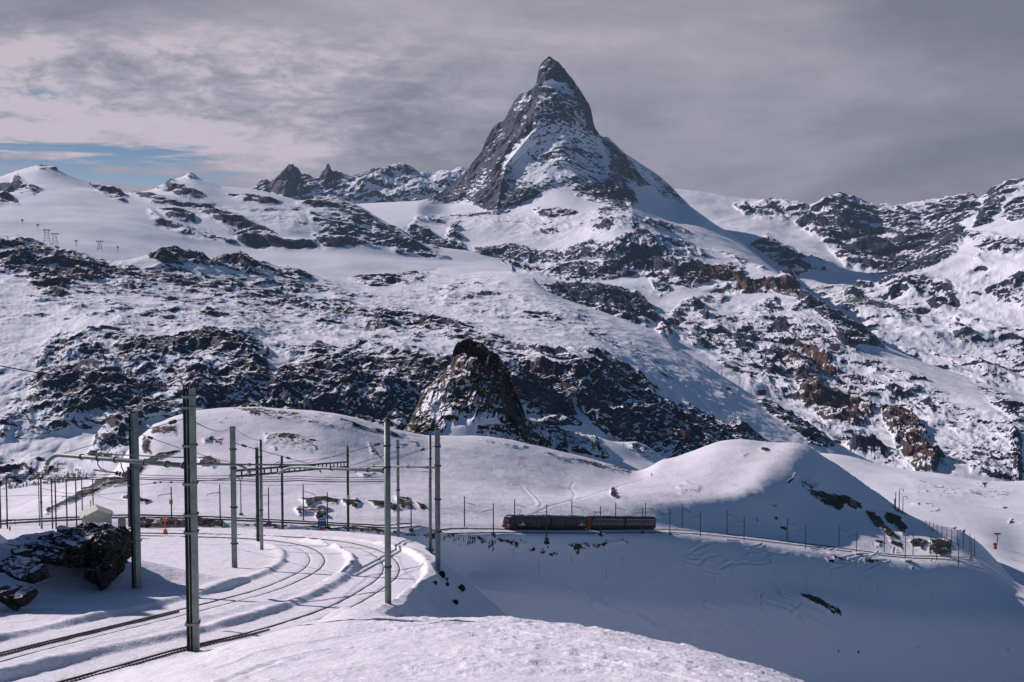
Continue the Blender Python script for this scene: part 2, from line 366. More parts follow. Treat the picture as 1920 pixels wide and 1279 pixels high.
sheet('mountain', R_, (20, 45, 45, 60, 60, 50, 70, 8), 1240, 2180, 560, mat_right, rough=(50, 900, 210, 430, 35), strata=(16, 85, -0.7), ribs=(0.9, 150, 3.0, 0.28, 50), zf=0.4, jag=25, jagsc=160,
    regs=[(0.27, 60, [(1500, 540), (2300, 400), (2300, 900), (1500, 900)]),
          (0.7, 7, [(1380, 383), (1400, 380), (1412, 392), (1395, 398)]), (0.62, 10, [(1415, 385), (1450, 380), (1480, 380), (1510, 387), (1515, 402), (1480, 420), (1440, 416), (1415, 408)]),
          (0.88, 12, [(1495, 425), (1520, 396), (1575, 366), (1600, 372), (1625, 400), (1640, 440), (1690, 470), (1690, 512), (1630, 512), (1590, 500), (1570, 480), (1540, 450), (1520, 440)]),
          (0.62, 14, [(1600, 375), (1700, 384), (1825, 370), (1834, 392), (1800, 432), (1760, 458), (1720, 482), (1690, 512), (1640, 480), (1610, 430)]),
          (0.75, 10, [(1833, 392), (1868, 355), (1885, 344), (1925, 340), (2000, 330), (1930, 362), (1880, 372), (1855, 415), (1830, 425)]),
          (0.6, 10, [(1880, 390), (1930, 370), (2200, 380), (2200, 420), (1900, 415)]),
          (0.85, 10, [(1655, 530), (1700, 500), (1755, 462), (1795, 440), (1800, 455), (1770, 490), (1700, 520)]),
          (0.72, 12, [(1665, 545), (1720, 515), (1770, 520), (1800, 560), (1790, 580), (1740, 575), (1700, 552), (1668, 570)]),
          (0.6, 14, [(1800, 440), (1860, 445), (1930, 450), (2200, 460), (2200, 500), (1900, 475), (1840, 470)]),
          (0.66, 12, [(1840, 540), (1880, 525), (1930, 510), (2200, 560), (2200, 600), (1930, 582), (1870, 570)]), (0.45, 12, [(1830, 480), (1870, 510), (1860, 530), (1800, 520)]),
          (0.8, 8, [(1595, 548), (1615, 532), (1640, 530), (1636, 546), (1610, 550)]),
          (0.85, 8, [(1410, 462), (1438, 447), (1455, 460), (1500, 485), (1525, 512), (1490, 520), (1455, 502), (1425, 480)]), (0.5, 10, [(1500, 480), (1560, 500), (1580, 515), (1540, 515)]),
          (0.75, 10, [(1578, 568), (1598, 550), (1640, 566), (1720, 598), (1728, 606), (1680, 606), (1620, 585), (1600, 580)]), (0.7, 9, [(1765, 622), (1788, 606), (1825, 626), (1800, 640)]),
          (0.4, 12, [(1680, 655), (1730, 650), (1720, 670)]), (0.5, 14, [(1800, 680), (1920, 640), (2200, 660), (2200, 740), (1850, 705)])],
    green=[(1.0, 8, [(1570, 580), (1590, 545), (1640, 560), (1735, 598), (1728, 612), (1680, 612)]), (1.0, 8, [(1760, 630), (1788, 600), (1835, 626), (1800, 645)])], wob=(14, 10), scale=420, slope_gain=0.75)

# --- left shoulder: rounded snow tops, dark stepped cliffs, smooth plateau in front
sheet('mountain', [
    [(-400, 520, 4200), (200, 540, 4200), (1000, 560, 4900)],
    [(-400, 470, 4800), (0, 462, 4800), (200, 490, 4900), (560, 520, 5200), (800, 530, 5600), (1000, 530, 5900)],
    [(-400, 415, 5900), (0, 400, 5900), (120, 410, 5900), (230, 425, 5900), (330, 445, 6000), (430, 468, 6100), (560, 476, 6200), (650, 476, 6300), (760, 486, 6500), (850, 490, 6700), (1000, 505, 6900)],
    [(-400, 380, 6700), (0, 368, 6700), (100, 370, 6700), (230, 385, 6700), (330, 400, 6700), (430, 415, 6700), (500, 420, 6700), (560, 415, 6800), (650, 425, 6900), (740, 450, 7000), (850, 470, 7200), (1000, 495, 7300)],
    [(-400, 352, 7800), (-100, 350, 7800), (0, 337, 7800), (25, 328, 7800), (50, 320, 7800), (75, 317, 7800), (100, 320, 7800), (130, 332, 7800), (160, 343, 7800), (185, 345, 7800), (205, 348, 7800), (220, 356, 7800), (240, 361, 7800), (262, 360, 7800), (290, 353, 7800), (305, 345, 7800), (322, 337, 7800),
     (345, 329, 7800), (355, 327, 7800), (366, 329, 7800), (378, 337, 7800), (395, 342, 7800), (415, 350, 7800), (445, 351, 7800), (470, 353, 7800), (500, 359, 7800), (530, 368, 7800), (560, 377, 7800), (580, 378, 7800), (605, 371, 7800), (640, 377, 7800), (665, 384, 7800), (690, 397, 7800), (715, 413, 7800), (745, 433, 7800), (790, 455, 7800), (830, 466, 7800), (880, 480, 7800), (1000, 500, 7800)],
    [(-400, 420, 8700), (1000, 560, 8700)]],
    (15, 45, 35, 70, 8), -380, 960, 680, mat_far, rough=(34, 620, 120, 260, 5), strata=(16, 38, 0.28), zf=0.5,
    regs=[(0.9, 7, [(-300, 350), (0, 347), (18, 346), (33, 332), (46, 346), (78, 359), (60, 366), (30, 366), (0, 364), (-300, 370)]), (0.8, 6, [(-300, 375), (0, 368), (15, 368), (34, 378), (10, 381), (-300, 390)]),
          (0.8, 5, [(163, 341), (182, 344), (205, 347), (222, 356), (234, 374), (226, 379), (190, 366), (180, 356)]), (0.6, 4, [(55, 318), (75, 315), (110, 322), (105, 325), (75, 321)]),
          (0.85, 7, [(296, 352), (320, 339), (346, 344), (378, 362), (372, 371), (338, 363)]), (0.5, 3, [(344, 328), (356, 326), (368, 331), (356, 332)]),
          (0.8, 8, [(248, 363), (290, 368), (345, 376), (400, 383), (440, 400), (420, 404), (380, 392), (330, 386), (290, 378)]),
          (0.95, 8, [(300, 392), (340, 392), (372, 405), (360, 415), (320, 408)]),
          (0.9, 9, [(370, 385), (440, 402), (490, 425), (530, 445), (588, 452), (592, 460), (530, 462), (490, 464), (455, 452), (430, 430), (400, 410), (380, 400)]),
          (0.62, 9, [(280, 395), (310, 412), (350, 420), (400, 440), (440, 455), (400, 452), (340, 440), (300, 420)]),
          (0.7, 6, [(430, 366), (475, 369), (525, 381), (510, 386), (450, 376)]), (0.35, 10, [(440, 385), (560, 390), (580, 430), (520, 430), (460, 400)]),
          (0.85, 9, [(560, 382), (600, 372), (650, 380), (690, 402), (705, 420), (660, 420), (620, 400), (590, 395)]), (0.7, 9, [(580, 400), (640, 410), (700, 440), (740, 455), (770, 470), (720, 462), (650, 460), (612, 464), (590, 440)]),
          (0.85, 8, [(700, 420), (750, 440), (790, 460), (840, 480), (800, 478), (740, 470), (700, 452)]), (0.5, 6, [(0, 440), (30, 438), (0, 445)])],
    wob=(9, 6), scale=260, slope_gain=0.9)

# --- the great peak with its glaciers, rock steps and the ridge running down to the right
def peak_depth(px, py, X, Y, Z):
    """push the two flanks back behind the ribs that separate the faces"""
    rib_l = np.interp(py, [107, 150, 200, 245, 310, 350, 392], [1026, 1004, 1003, 1000, 948, 940, 932])
    rib_r = np.interp(py, [107, 150, 200, 250, 300, 340, 385], [1036, 1062, 1088, 1112, 1140, 1150, 1185])
    k = sstep(py, 440, 375)
    d = np.clip(rib_l-px, 0, 160)*7.5*k*sstep(px, 780, 850)
    d += np.clip(px-rib_r, 0, 140)*8.0*k*sstep(px, 1330, 1250)
    # central east face: shallow trough
    mid = np.clip((px-rib_l)*(rib_r-px)/900.0, 0, 3)
    d += mid*26*k
    return d
PK = [
    [(500, 620, 4700), (900, 620, 4400), (1230, 690, 3900), (1350, 770, 3500), (1500, 880, 2900), (1640, 960, 2600), (1750, 980, 2600), (2250, 1100, 2500)],
    [(500, 560, 5300), (700, 545, 5300), (1020, 560, 5000), (1150, 600, 4700), (1230, 620, 4600), (1300, 670, 4300), (1400, 725, 4000), (1500, 790, 3600), (1640, 868, 3100), (1740, 890, 3000), (1900, 905, 3000), (2250, 1000, 2900)],
    [(500, 520, 6000), (700, 515, 6000), (850, 505, 6100), (1000, 525, 5900), (1060, 545, 5800), (1160, 550, 5700), (1230, 590, 5400), (1300, 600, 5200), (1400, 640, 4900), (1500, 690, 4500), (1600, 745, 4100), (1700, 790, 3800), (1900, 830, 3500), (2250, 930, 3300)],
    [(500, 480, 6800), (700, 478, 6800), (860, 492, 6900), (960, 500, 6800), (1100, 522, 6500), (1200, 520, 6400), (1300, 540, 6200), (1400, 560, 5900), (1500, 580, 5600), (1560, 610, 5300), (1640, 660, 4900), (1760, 715, 4400), (1920, 765, 4000), (2250, 860, 3700)],
    [(500, 440, 7400), (700, 440, 7400), (860, 470, 7300), (960, 466, 7200), (1050, 478, 7000), (1120, 470, 6800), (1180, 462, 6700), (1230, 478, 6700), (1300, 495, 6700), (1400, 524, 6500), (1490, 528, 6200), (1560, 592, 5700), (1640, 642, 5300), (1760, 692, 4800), (1920, 744, 4400), (2250, 835, 4000)],
    [(500, 415, 8000), (700, 412, 8000), (800, 412, 7900), (900, 420, 7900), (1000, 430, 7700), (1100, 425, 7500), (1180, 385, 7400), (1230, 430, 7500), (1300, 460, 7500), (1400, 490, 7100), (1480, 521, 6500), (1560, 590, 6000), (1640, 640, 5600), (1760, 690, 5100), (1920, 742, 4700), (2250, 832, 4300)],
    [(500, 398, 8500), (700, 390, 8500), (800, 385, 8500), (860, 382, 8500), (930, 392, 8500), (980, 380, 8500), (1020, 352, 8450), (1045, 345, 8450), (1085, 366, 8350), (1130, 376, 8250), (1185, 380, 8150), (1240, 400, 8300), (1300, 420, 8300), (1370, 455, 8100), (1440, 500, 7500), (1500, 535, 6700), (1640, 640, 5900), (1920, 742, 5000), (2250, 832, 4600)],
    [(500, 392, 9400), (700, 382, 9400), (790, 379, 9400), (808, 377, 9400), (842, 353, 9400), (862, 333, 9400), (876, 321, 9400), (887, 307, 9400), (904, 287, 9400), (909, 271, 9400), (921, 248, 9400), (929, 236, 9400), (945, 223, 9400), (953, 214, 9400), (958, 204, 9400), (963, 195, 9400), (972, 183, 9400), (977, 178, 9400), (990, 173, 9400),
     (1000, 166, 9400), (1004, 157, 9400), (1007, 150, 9400), (1009, 134, 9400), (1014, 121, 9400), (1020, 114, 9400), (1025, 109, 9400), (1029, 106, 9400), (1034, 110, 9400), (1040, 114, 9400), (1048, 120, 9400), (1056, 128, 9400), (1066, 141, 9400), (1076, 156, 9400), (1086, 170, 9400), (1096, 184, 9400), (1104, 197, 9400), (1109, 209, 9400), (1111, 224, 9400), (1116, 246, 9400),
     (1121, 254, 9400), (1132, 259, 9400), (1140, 256, 9400), (1146, 262, 9400), (1156, 272, 9400), (1171, 287, 9400), (1197, 303, 9400), (1219, 318, 9400), (1242, 335, 9400), (1259, 352, 9400), (1275, 369, 9400), (1292, 385, 9300), (1310, 400, 9100), (1340, 421, 8900), (1380, 445, 8600), (1400, 464, 8400), (1430, 486, 8000), (1455, 512, 7600), (1500, 545, 6900), (1560, 590, 6400), (1640, 640, 6100), (1920, 742, 5200), (2250, 832, 4800)],
    [(500, 440, 10400), (860, 420, 10400), (1030, 260, 10300), (1292, 450, 10200), (1640, 760, 7000), (2250, 900, 5600)]]
sheet('mountain', PK, (20, 70, 60, 55, 50, 60, 260, 12), 560, 2160, 1000, mat_peak, rough=(10, 900, 110, 240, 12), radial=peak_depth, strata=(9, 40, 0.18), jag=9, jagsc=26, zf=(0.12, 0.55), ribs=(-0.75, 55, 3.6, 0.26, 34),
    regs=[(0.26, 30, [(1000, 395), (1180, 390), (1260, 440), (1340, 480), (1240, 475), (1180, 440), (1000, 440), (860, 420), (860, 395)]), (0.32, 30, [(1230, 590), (1500, 560), (1640, 660), (1800, 760), (1920, 800), (1920, 900), (1700, 880), (1560, 830), (1400, 730)]), (0.2, 20, [(900, 520), (1100, 530), (1300, 540), (1250, 560), (1100, 550)]),
          (0.36, 16, [(1000, 160), (1080, 160), (1115, 250), (1150, 330), (1180, 385), (1085, 366), (1045, 345), (1000, 375), (930, 392), (940, 310), (1000, 245)]),
          (-0.5, 12, [(1000, 240), (1060, 225), (1115, 260), (1130, 285), (1080, 275), (1020, 285), (960, 310), (955, 300)]), (-0.6, 12, [(960, 300), (1020, 300), (1080, 310), (1140, 320), (1145, 335), (1060, 330), (985, 345), (950, 335)]),
          (0.5, 10, [(1005, 175), (1035, 185), (1075, 190), (1080, 215), (1050, 232), (1015, 225), (1003, 235)]),
          (1.0, 4, [(1029, 100), (1008, 115), (1004, 150), (1008, 158), (1030, 150), (1050, 152), (1062, 157), (1076, 185), (1092, 215), (1104, 240), (1120, 256), (1135, 230), (1115, 190), (1080, 140), (1045, 105)]),
          (1.12, 6, [(1004, 160), (985, 168), (955, 190), (940, 215), (900, 260), (880, 300), (840, 345), (800, 376), (835, 381), (880, 378), (915, 396), (950, 386), (1002, 374), (1016, 357), (990, 352), (955, 354), (944, 332), (942, 310), (958, 285), (985, 262), (1000, 243), (1003, 200), (1010, 175)]),
          (-0.6, 4, [(985, 180), (1000, 178), (985, 205), (960, 215), (962, 200)]), (-0.5, 6, [(900, 330), (920, 320), (915, 350), (890, 365), (870, 365)]), (-0.4, 6, [(925, 262), (950, 240), (945, 260)]),
          (1.0, 7, [(1066, 348), (1100, 345), (1128, 340), (1142, 320), (1146, 300), (1130, 262), (1124, 254), (1142, 262), (1152, 290), (1170, 330), (1190, 358), (1198, 378), (1180, 382), (1160, 388), (1130, 378), (1100, 372), (1080, 366)]),
          (1.1, 6, [(1134, 258), (1150, 270), (1180, 303), (1205, 332), (1222, 348), (1195, 348), (1172, 335), (1155, 310)]),
          (0.55, 6, [(1185, 298), (1230, 330), (1262, 356), (1295, 388), (1270, 380), (1245, 368), (1225, 345)]),
          (0.9, 5, [(1000, 396), (1040, 391), (1084, 395), (1075, 404), (1030, 410), (1010, 404)]), (0.7, 6, [(1112, 396), (1130, 386), (1175, 372), (1195, 378), (1180, 397), (1130, 404)]),
          (0.85, 6, [(1108, 428), (1140, 410), (1152, 415), (1135, 437), (1115, 436)]), (0.6, 5, [(1010, 430), (1045, 425), (1048, 432), (1020, 435)]),
          (0.62, 8, [(780, 408), (850, 405), (920, 395), (960, 392), (940, 402), (880, 408), (820, 416)]), (0.65, 8, [(840, 420), (862, 415), (860, 430), (845, 432)]), (0.7, 8, [(842, 442), (858, 436), (868, 448), (850, 450)]),
          (0.88, 9, [(765, 430), (780, 418), (798, 428), (820, 445), (850, 450), (880, 470), (860, 480), (810, 482), (782, 474), (770, 452)]),
          (0.75, 10, [(880, 468), (960, 462), (1010, 470), (1060, 470), (1110, 452), (1150, 455), (1180, 436), (1192, 410), (1215, 445), (1248, 475), (1240, 490), (1190, 492), (1150, 484), (1120, 479), (1050, 487), (960, 494), (890, 484)]),
          (0.88, 8, [(940, 493), (1000, 498), (1060, 493), (1130, 493), (1180, 496), (1230, 488), (1290, 490), (1325, 498), (1312, 515), (1290, 538), (1240, 526), (1190, 516), (1150, 522), (1100, 530), (1040, 520), (980, 506)]),
          (-0.4, 5, [(1140, 482), (1190, 492), (1300, 492), (1300, 496), (1190, 497), (1130, 492)]),
          (1.15, 6, [(1305, 500), (1370, 496), (1392, 500), (1402, 522), (1385, 532), (1330, 526), (1300, 538), (1312, 515)]), (1.2, 4, [(1392, 526), (1440, 519), (1482, 521), (1502, 547), (1496, 558), (1450, 551), (1380, 550), (1385, 538)]),
          (0.62, 12, [(1310, 562), (1355, 535), (1390, 530), (1385, 548), (1350, 566), (1320, 568)]),
          (0.5, 10, [(1225, 505), (1260, 545), (1240, 555), (1215, 520)]), (0.92, 9, [(1015, 546), (1070, 538), (1140, 543), (1190, 553), (1222, 580), (1242, 602), (1210, 612), (1170, 610), (1120, 592), (1060, 568)]),
          (0.75, 6, [(1210, 408), (1260, 424), (1288, 437), (1250, 433), (1212, 420)]), (0.55, 8, [(1220, 440), (1290, 455), (1330, 480), (1310, 490), (1260, 480)]), (0.45, 10, [(1340, 470), (1400, 490), (1430, 505), (1380, 490)]),
          (0.85, 5, [(1500, 545), (1560, 590), (1640, 640), (1655, 652), (1620, 645), (1560, 612), (1500, 565)]),
          (0.8, 6, [(1296, 572), (1310, 565), (1330, 580), (1324, 602), (1310, 590)]), (0.62, 7, [(1415, 572), (1455, 562), (1470, 580), (1440, 592)]), (0.5, 7, [(1500, 570), (1540, 580), (1520, 590)]),
          (0.66, 8, [(1232, 612), (1285, 565), (1302, 562), (1290, 585), (1270, 610), (1250, 642), (1235, 640)]), (0.55, 14, [(1250, 620), (1300, 610), (1380, 620), (1370, 660), (1300, 650)]), (0.62, 12, [(1370, 625), (1400, 605), (1430, 620), (1420, 660), (1390, 670), (1370, 650)]),
          (0.68, 9, [(1440, 605), (1470, 600), (1480, 625), (1455, 625)]), (0.9, 7, [(1560, 616), (1595, 622), (1622, 640), (1600, 650), (1570, 642)]), (0.45, 12, [(1380, 690), (1430, 680), (1440, 700)]),
          (0.9, 10, [(1425, 692), (1450, 665), (1500, 652), (1555, 664), (1572, 690), (1570, 712), (1530, 710), (1440, 710)]), (0.95, 9, [(1488, 720), (1530, 714), (1545, 735), (1600, 755), (1645, 772), (1620, 800), (1590, 808), (1550, 795), (1515, 765)]),
          (1.15, 8, [(1650, 775), (1700, 782), (1735, 810), (1750, 840), (1772, 858), (1745, 886), (1715, 878), (1685, 850), (1672, 810)]), (0.6, 12, [(1560, 805), (1620, 810), (1660, 850), (1690, 875), (1600, 850)]),
          (0.6, 9, [(1580, 668), (1650, 672), (1735, 712), (1700, 712), (1640, 692)]), (0.5, 10, [(1640, 720), (1720, 740), (1700, 748), (1650, 735)]), (0.75, 7, [(1716, 752), (1745, 758), (1755, 775), (1722, 768)]), (0.35, 20, [(1560, 720), (1700, 740), (1760, 790), (1640, 770)]),
          (0.45, 16, [(1830, 720), (1920, 760), (2100, 820), (2100, 850), (1900, 800)]), (0.7, 9, [(1830, 792), (1860, 798), (1850, 806)]), (0.75, 9, [(1895, 800), (1915, 830), (1912, 905), (1900, 900)]), (0.4, 14, [(1780, 830), (1900, 850), (1900, 900), (1820, 890)])],
    brown=[(1.0, 8, [(1295, 498), (1395, 494), (1410, 520), (1485, 518), (1510, 550), (1495, 562), (1380, 556), (1300, 540)]), (0.9, 14, [(1455, 700), (1500, 648), (1560, 660), (1580, 715), (1600, 752), (1650, 768), (1620, 812), (1560, 800), (1500, 750), (1510, 715)]),
           (1.0, 8, [(1655, 770), (1700, 776), (1740, 805), (1765, 840), (1740, 890), (1700, 870)]), (0.15, 10, [(960, 215), (1003, 180), (1000, 245), (945, 310), (935, 385), (915, 380), (930, 280)])],
    green=[(0.9, 10, [(1300, 570), (1350, 530), (1400, 528), (1380, 552), (1340, 575)]), (0.6, 12, [(1230, 640), (1290, 560), (1310, 600), (1380, 610), (1380, 650), (1260, 650)])], wob=(7, 6), scale=200, slope_gain=0.55)

# --- long snowy slope with cliffs across the middle
MS = [
    [(-400, 1050, 1300), (200, 1000, 1300), (900, 980, 1450), (1300, 960, 1700), (1700, 1000, 1900)],
    [(-400, 960, 1500), (0, 930, 1500), (60, 900, 1550), (200, 850, 1600), (400, 790, 1700), (780, 810, 1750), (1000, 835, 1800), (1230, 865, 1900), (1300, 872, 1950), (1500, 890, 2100), (1700, 925, 2200)],
    [(-400, 780, 1750), (0, 760, 1750), (200, 730, 1800), (380, 705, 1850), (640, 715, 1900), (900, 720, 1950), (1080, 735, 2000), (1230, 775, 2100), (1330, 820, 2150), (1500, 875, 2300), (1700, 920, 2400)],
    [(-400, 640, 2050), (0, 640, 2050), (80, 660, 2000), (180, 615, 2100), (320, 640, 2050), (440, 630, 2100), (500, 655, 2100), (640, 655, 2150), (760, 652, 2200), (900, 650, 2250), (1000, 662, 2250), (1100, 655, 2350), (1180, 705, 2350), (1280, 765, 2350), (1400, 830, 2400), (1560, 865, 2500), (1700, 915, 2550)],
    [(-400, 560, 2500), (0, 560, 2500), (200, 560, 2600), (400, 575, 2650), (600, 590, 2800), (760, 600, 2900), (900, 595, 3000), (1000, 600, 3000), (1100, 620, 2950), (1200, 655, 2850), (1300, 710, 2750), (1400, 770, 2700), (1560, 845, 2650), (1700, 910, 2650)],
    [(-400, 505, 2900), (0, 512, 2900), (100, 525, 2900), (200, 530, 2950), (300, 520, 3100), (400, 525, 3200), (600, 550, 3400), (760, 555, 3500), (900, 540, 3700), (1000, 550, 3600), (1100, 590, 3300), (1200, 630, 3100), (1300, 690, 2900), (1400, 750, 2850), (1560, 832, 2800), (1700, 906, 2800)],
    [(-400, 440, 3250), (0, 448, 3250), (40, 449, 3250), (75, 456, 3250), (110, 472, 3250), (150, 474, 3250), (180, 484, 3250), (200, 489, 3250), (240, 486, 3300), (290, 474, 3350), (330, 469, 3400), (380, 476, 3450), (395, 488, 3500), (420, 486, 3550), (450, 479, 3600), (480, 490, 3650), (520, 498, 3700), (560, 508, 3750), (600, 518, 3850), (660, 522, 4000), (720, 519, 4200), (800, 512, 4400), (860, 514, 4500), (960, 510, 4500),
     (1000, 522, 4300), (1020, 545, 4000), (1060, 563, 3800), (1120, 583, 3600), (1200, 612, 3400), (1240, 628, 3300), (1300, 670, 3150), (1400, 735, 3000), (1500, 795, 2950), (1560, 824, 2900), (1640, 866, 2900), (1700, 900, 2900)],
    [(-400, 520, 3600), (0, 520, 3600), (560, 560, 4200), (960, 560, 4900), (1100, 640, 4100), (1300, 740, 3500), (1700, 980, 3100)]]
def mid_depth(px, py, X, Y, Z):
    return fbm(X/160.0, Y/400.0, Z/90.0, 4, 0.5, ridged=True)*26*sstep(py, 600, 680)
sheet('mountain', MS, (20, 110, 110, 90, 80, 90, 8), -380, 1700, 1240, mat_mid, rough=(8, 420, 28, 74, 5), radial=mid_depth, strata=(7, 24, 0.22), ribs=(-0.5, 40, 6.0, 0.55, 18),
    regs=[(0.31, 30, [(-400, 500), (60, 540), (300, 500), (600, 530), (1000, 640), (1100, 655), (1000, 670), (-400, 900)]), (0.22, 30, [(900, 520), (1100, 590), (1300, 720), (1400, 790), (1100, 640), (800, 590), (700, 560)]),
          (0.86, 12, [(-400, 440), (0, 448), (40, 449), (80, 463), (150, 474), (200, 489), (235, 500), (262, 514), (282, 522), (250, 528), (205, 512), (185, 530), (145, 532), (112, 562), (60, 540), (60, 522), (0, 512), (-400, 510)]),
          (-0.5, 25, [(-400, 530), (0, 530), (110, 570), (200, 600), (110, 625), (60, 690), (0, 780), (-400, 800)]), (0.5, 20, [(-400, 860), (60, 865), (130, 880), (190, 900), (60, 970), (-400, 980)]), (-0.35, 20, [(420, 560), (620, 600), (900, 640), (640, 640), (400, 600)]),
          (0.75, 9, [(285, 480), (330, 468), (385, 478), (398, 502), (350, 494), (300, 492)]), (0.82, 8, [(396, 488), (450, 477), (500, 495), (582, 515), (576, 527), (520, 514), (450, 508), (400, 498)]),
          (0.72, 6, [(505, 530), (550, 540), (588, 552), (556, 552)]), (0.55, 10, [(520, 600), (600, 615), (640, 630), (600, 630)]), (0.6, 9, [(560, 560), (620, 575), (620, 585)]), (0.6, 9, [(690, 590), (740, 598), (780, 625), (740, 625)]),
          (0.66, 8, [(648, 519), (700, 521), (760, 514), (808, 510), (790, 524), (720, 533), (680, 528)]), (0.4, 12, [(800, 545), (860, 540), (900, 560), (860, 575)]), (0.55, 14, [(750, 600), (800, 595), (850, 610), (845, 622), (780, 615)]),
          (0.55, 14, [(660, 590), (700, 600), (690, 615)]), (0.5, 10, [(980, 655), (1050, 660), (1090, 680), (1040, 672)]),
          (0.7, 9, [(68, 672), (108, 632), (170, 614), (186, 620), (160, 636), (120, 650), (90, 692), (66, 700)]), (0.62, 12, [(140, 650), (190, 640), (200, 665), (170, 700), (150, 690)]),
          (0.66, 14, [(60, 700), (150, 680), (240, 660), (330, 690), (360, 760), (260, 790), (230, 860), (170, 860), (200, 800), (100, 790), (50, 760)]),
          (0.78, 12, [(230, 650), (320, 640), (420, 622), (490, 645), (510, 690), (505, 790), (360, 790), (330, 730), (290, 690), (230, 680)]), (0.82, 10, [(400, 650), (470, 640), (505, 660), (502, 770), (370, 780), (420, 720), (430, 690)]),
          (0.84, 12, [(500, 690), (520, 660), (600, 650), (700, 662), (780, 660), (850, 672), (900, 740), (800, 820), (700, 800), (600, 790), (500, 775)]), (-0.5, 7, [(515, 665), (545, 665), (530, 700), (505, 740), (500, 700)]),
          (0.85, 12, [(930, 675), (1010, 682), (1065, 688), (1070, 760), (1090, 800), (1020, 800), (960, 760), (940, 720)]), (0.76, 10, [(1055, 720), (1060, 690), (1110, 680), (1160, 700), (1200, 722), (1250, 765), (1300, 815), (1345, 850), (1300, 870), (1230, 862), (1170, 832), (1120, 800), (1085, 760)]),
          (-0.6, 4, [(1078, 720), (1105, 700), (1120, 702), (1095, 715), (1090, 735), (1083, 745)]), (-0.55, 4, [(1150, 775), (1175, 755), (1200, 752), (1180, 762), (1158, 782)]),
          (0.85, 6, [(1096, 654), (1130, 662), (1165, 680), (1200, 702), (1235, 730), (1205, 722), (1160, 700), (1120, 672)]), (0.9, 7, [(1225, 735), (1270, 765), (1310, 800), (1345, 850), (1320, 850), (1280, 800), (1235, 752)]),
          (0.55, 14, [(1280, 760), (1360, 800), (1440, 850), (1480, 880), (1400, 870), (1330, 830)]), (0.85, 7, [(1370, 800), (1400, 800), (1440, 828), (1438, 840), (1400, 835), (1375, 825)]), (0.8, 8, [(1420, 750), (1440, 748), (1480, 768), (1520, 800), (1560, 835), (1520, 830), (1460, 785)]),
          (0.3, 16, [(1300, 700), (1380, 740), (1350, 740)])],
    brown=[(0.5, 10, [(1100, 650), (1160, 670), (1210, 705), (1180, 710)]), (0.25, 20, [(60, 460), (300, 500), (300, 560), (100, 560)])], wob=(12, 8), scale=70, slope_gain=0.8)

# --- crag standing behind the near hill
CR = [
    [(700, 905, 560), (1280, 905, 700)],
    [(700, 850, 690), (760, 830, 690), (830, 832, 690), (1000, 850, 730), (1150, 872, 770), (1280, 890, 820)],
    [(700, 846, 740), (760, 815, 740), (800, 790, 740), (850, 765, 740), (900, 750, 750), (950, 760, 760), (985, 795, 780), (1050, 815, 800), (1150, 838, 830), (1280, 880, 860)],
    [(700, 845, 800), (740, 835, 800), (757, 815, 800), (768, 795, 800), (776, 775, 800), (784, 758, 800), (790, 736, 800), (800, 728, 800), (815, 722, 800), (828, 702, 800), (846, 692, 800), (849, 668, 800), (858, 652, 800), (870, 645, 800), (880, 643, 800), (896, 649, 800), (915, 660, 800), (932, 670, 800), (943, 684, 800), (947, 700, 800),
     (955, 712, 800), (962, 722, 800), (964, 740, 800), (972, 762, 800), (980, 775, 800), (990, 795, 800), (1005, 800, 820), (1040, 806, 840), (1100, 815, 860), (1150, 824, 870), (1190, 826, 880), (1212, 836, 880), (1238, 856, 880), (1280, 885, 880)],
    [(700, 900, 900), (880, 760, 900), (1000, 870, 920), (1280, 960, 920)]]
sheet('mountain', CR, (20, 60, 170, 8), 720, 1270, 520, mat_tooth, rough=(5, 60, 24, 30, 1.0), zf=0.16, strata=(2.0, 8, 0.3), jag=2.2, jagsc=9, ribs=(1.0, 12, 2.5, 0.25, 8),
    regs=[(0.60, 8, [(740, 840), (770, 770), (790, 725), (828, 700), (848, 660), (880, 638), (925, 655), (955, 700), (975, 740), (992, 800), (960, 800), (930, 780), (880, 790), (820, 800), (790, 830)]),
          (0.95, 8, [(745, 840), (775, 775), (800, 780), (830, 795), (800, 822), (780, 835)]), (0.95, 7, [(845, 690), (850, 655), (880, 638), (930, 660), (950, 700), (975, 745), (985, 800), (950, 790), (940, 740), (900, 700), (870, 672)]),
          (-0.35, 8, [(800, 735), (840, 730), (850, 760), (820, 775), (795, 770)]), (0.85, 8, [(960, 760), (990, 790), (1010, 830), (980, 830), (950, 800)]), (0.62, 9, [(900, 800), (990, 790), (1120, 818), (1140, 850), (980, 838), (900, 820)]),
          (0.6, 7, [(1160, 828), (1195, 830), (1230, 856), (1200, 852)]), (0.75, 6, [(805, 820), (825, 800), (842, 788), (835, 806), (815, 835)])],
    brown=[(0.45, 14, [(745, 840), (775, 770), (800, 725), (850, 655), (880, 640), (930, 665), (880, 700), (820, 760), (800, 830)])], wob=(6, 5), scale=22, slope_gain=0.65)

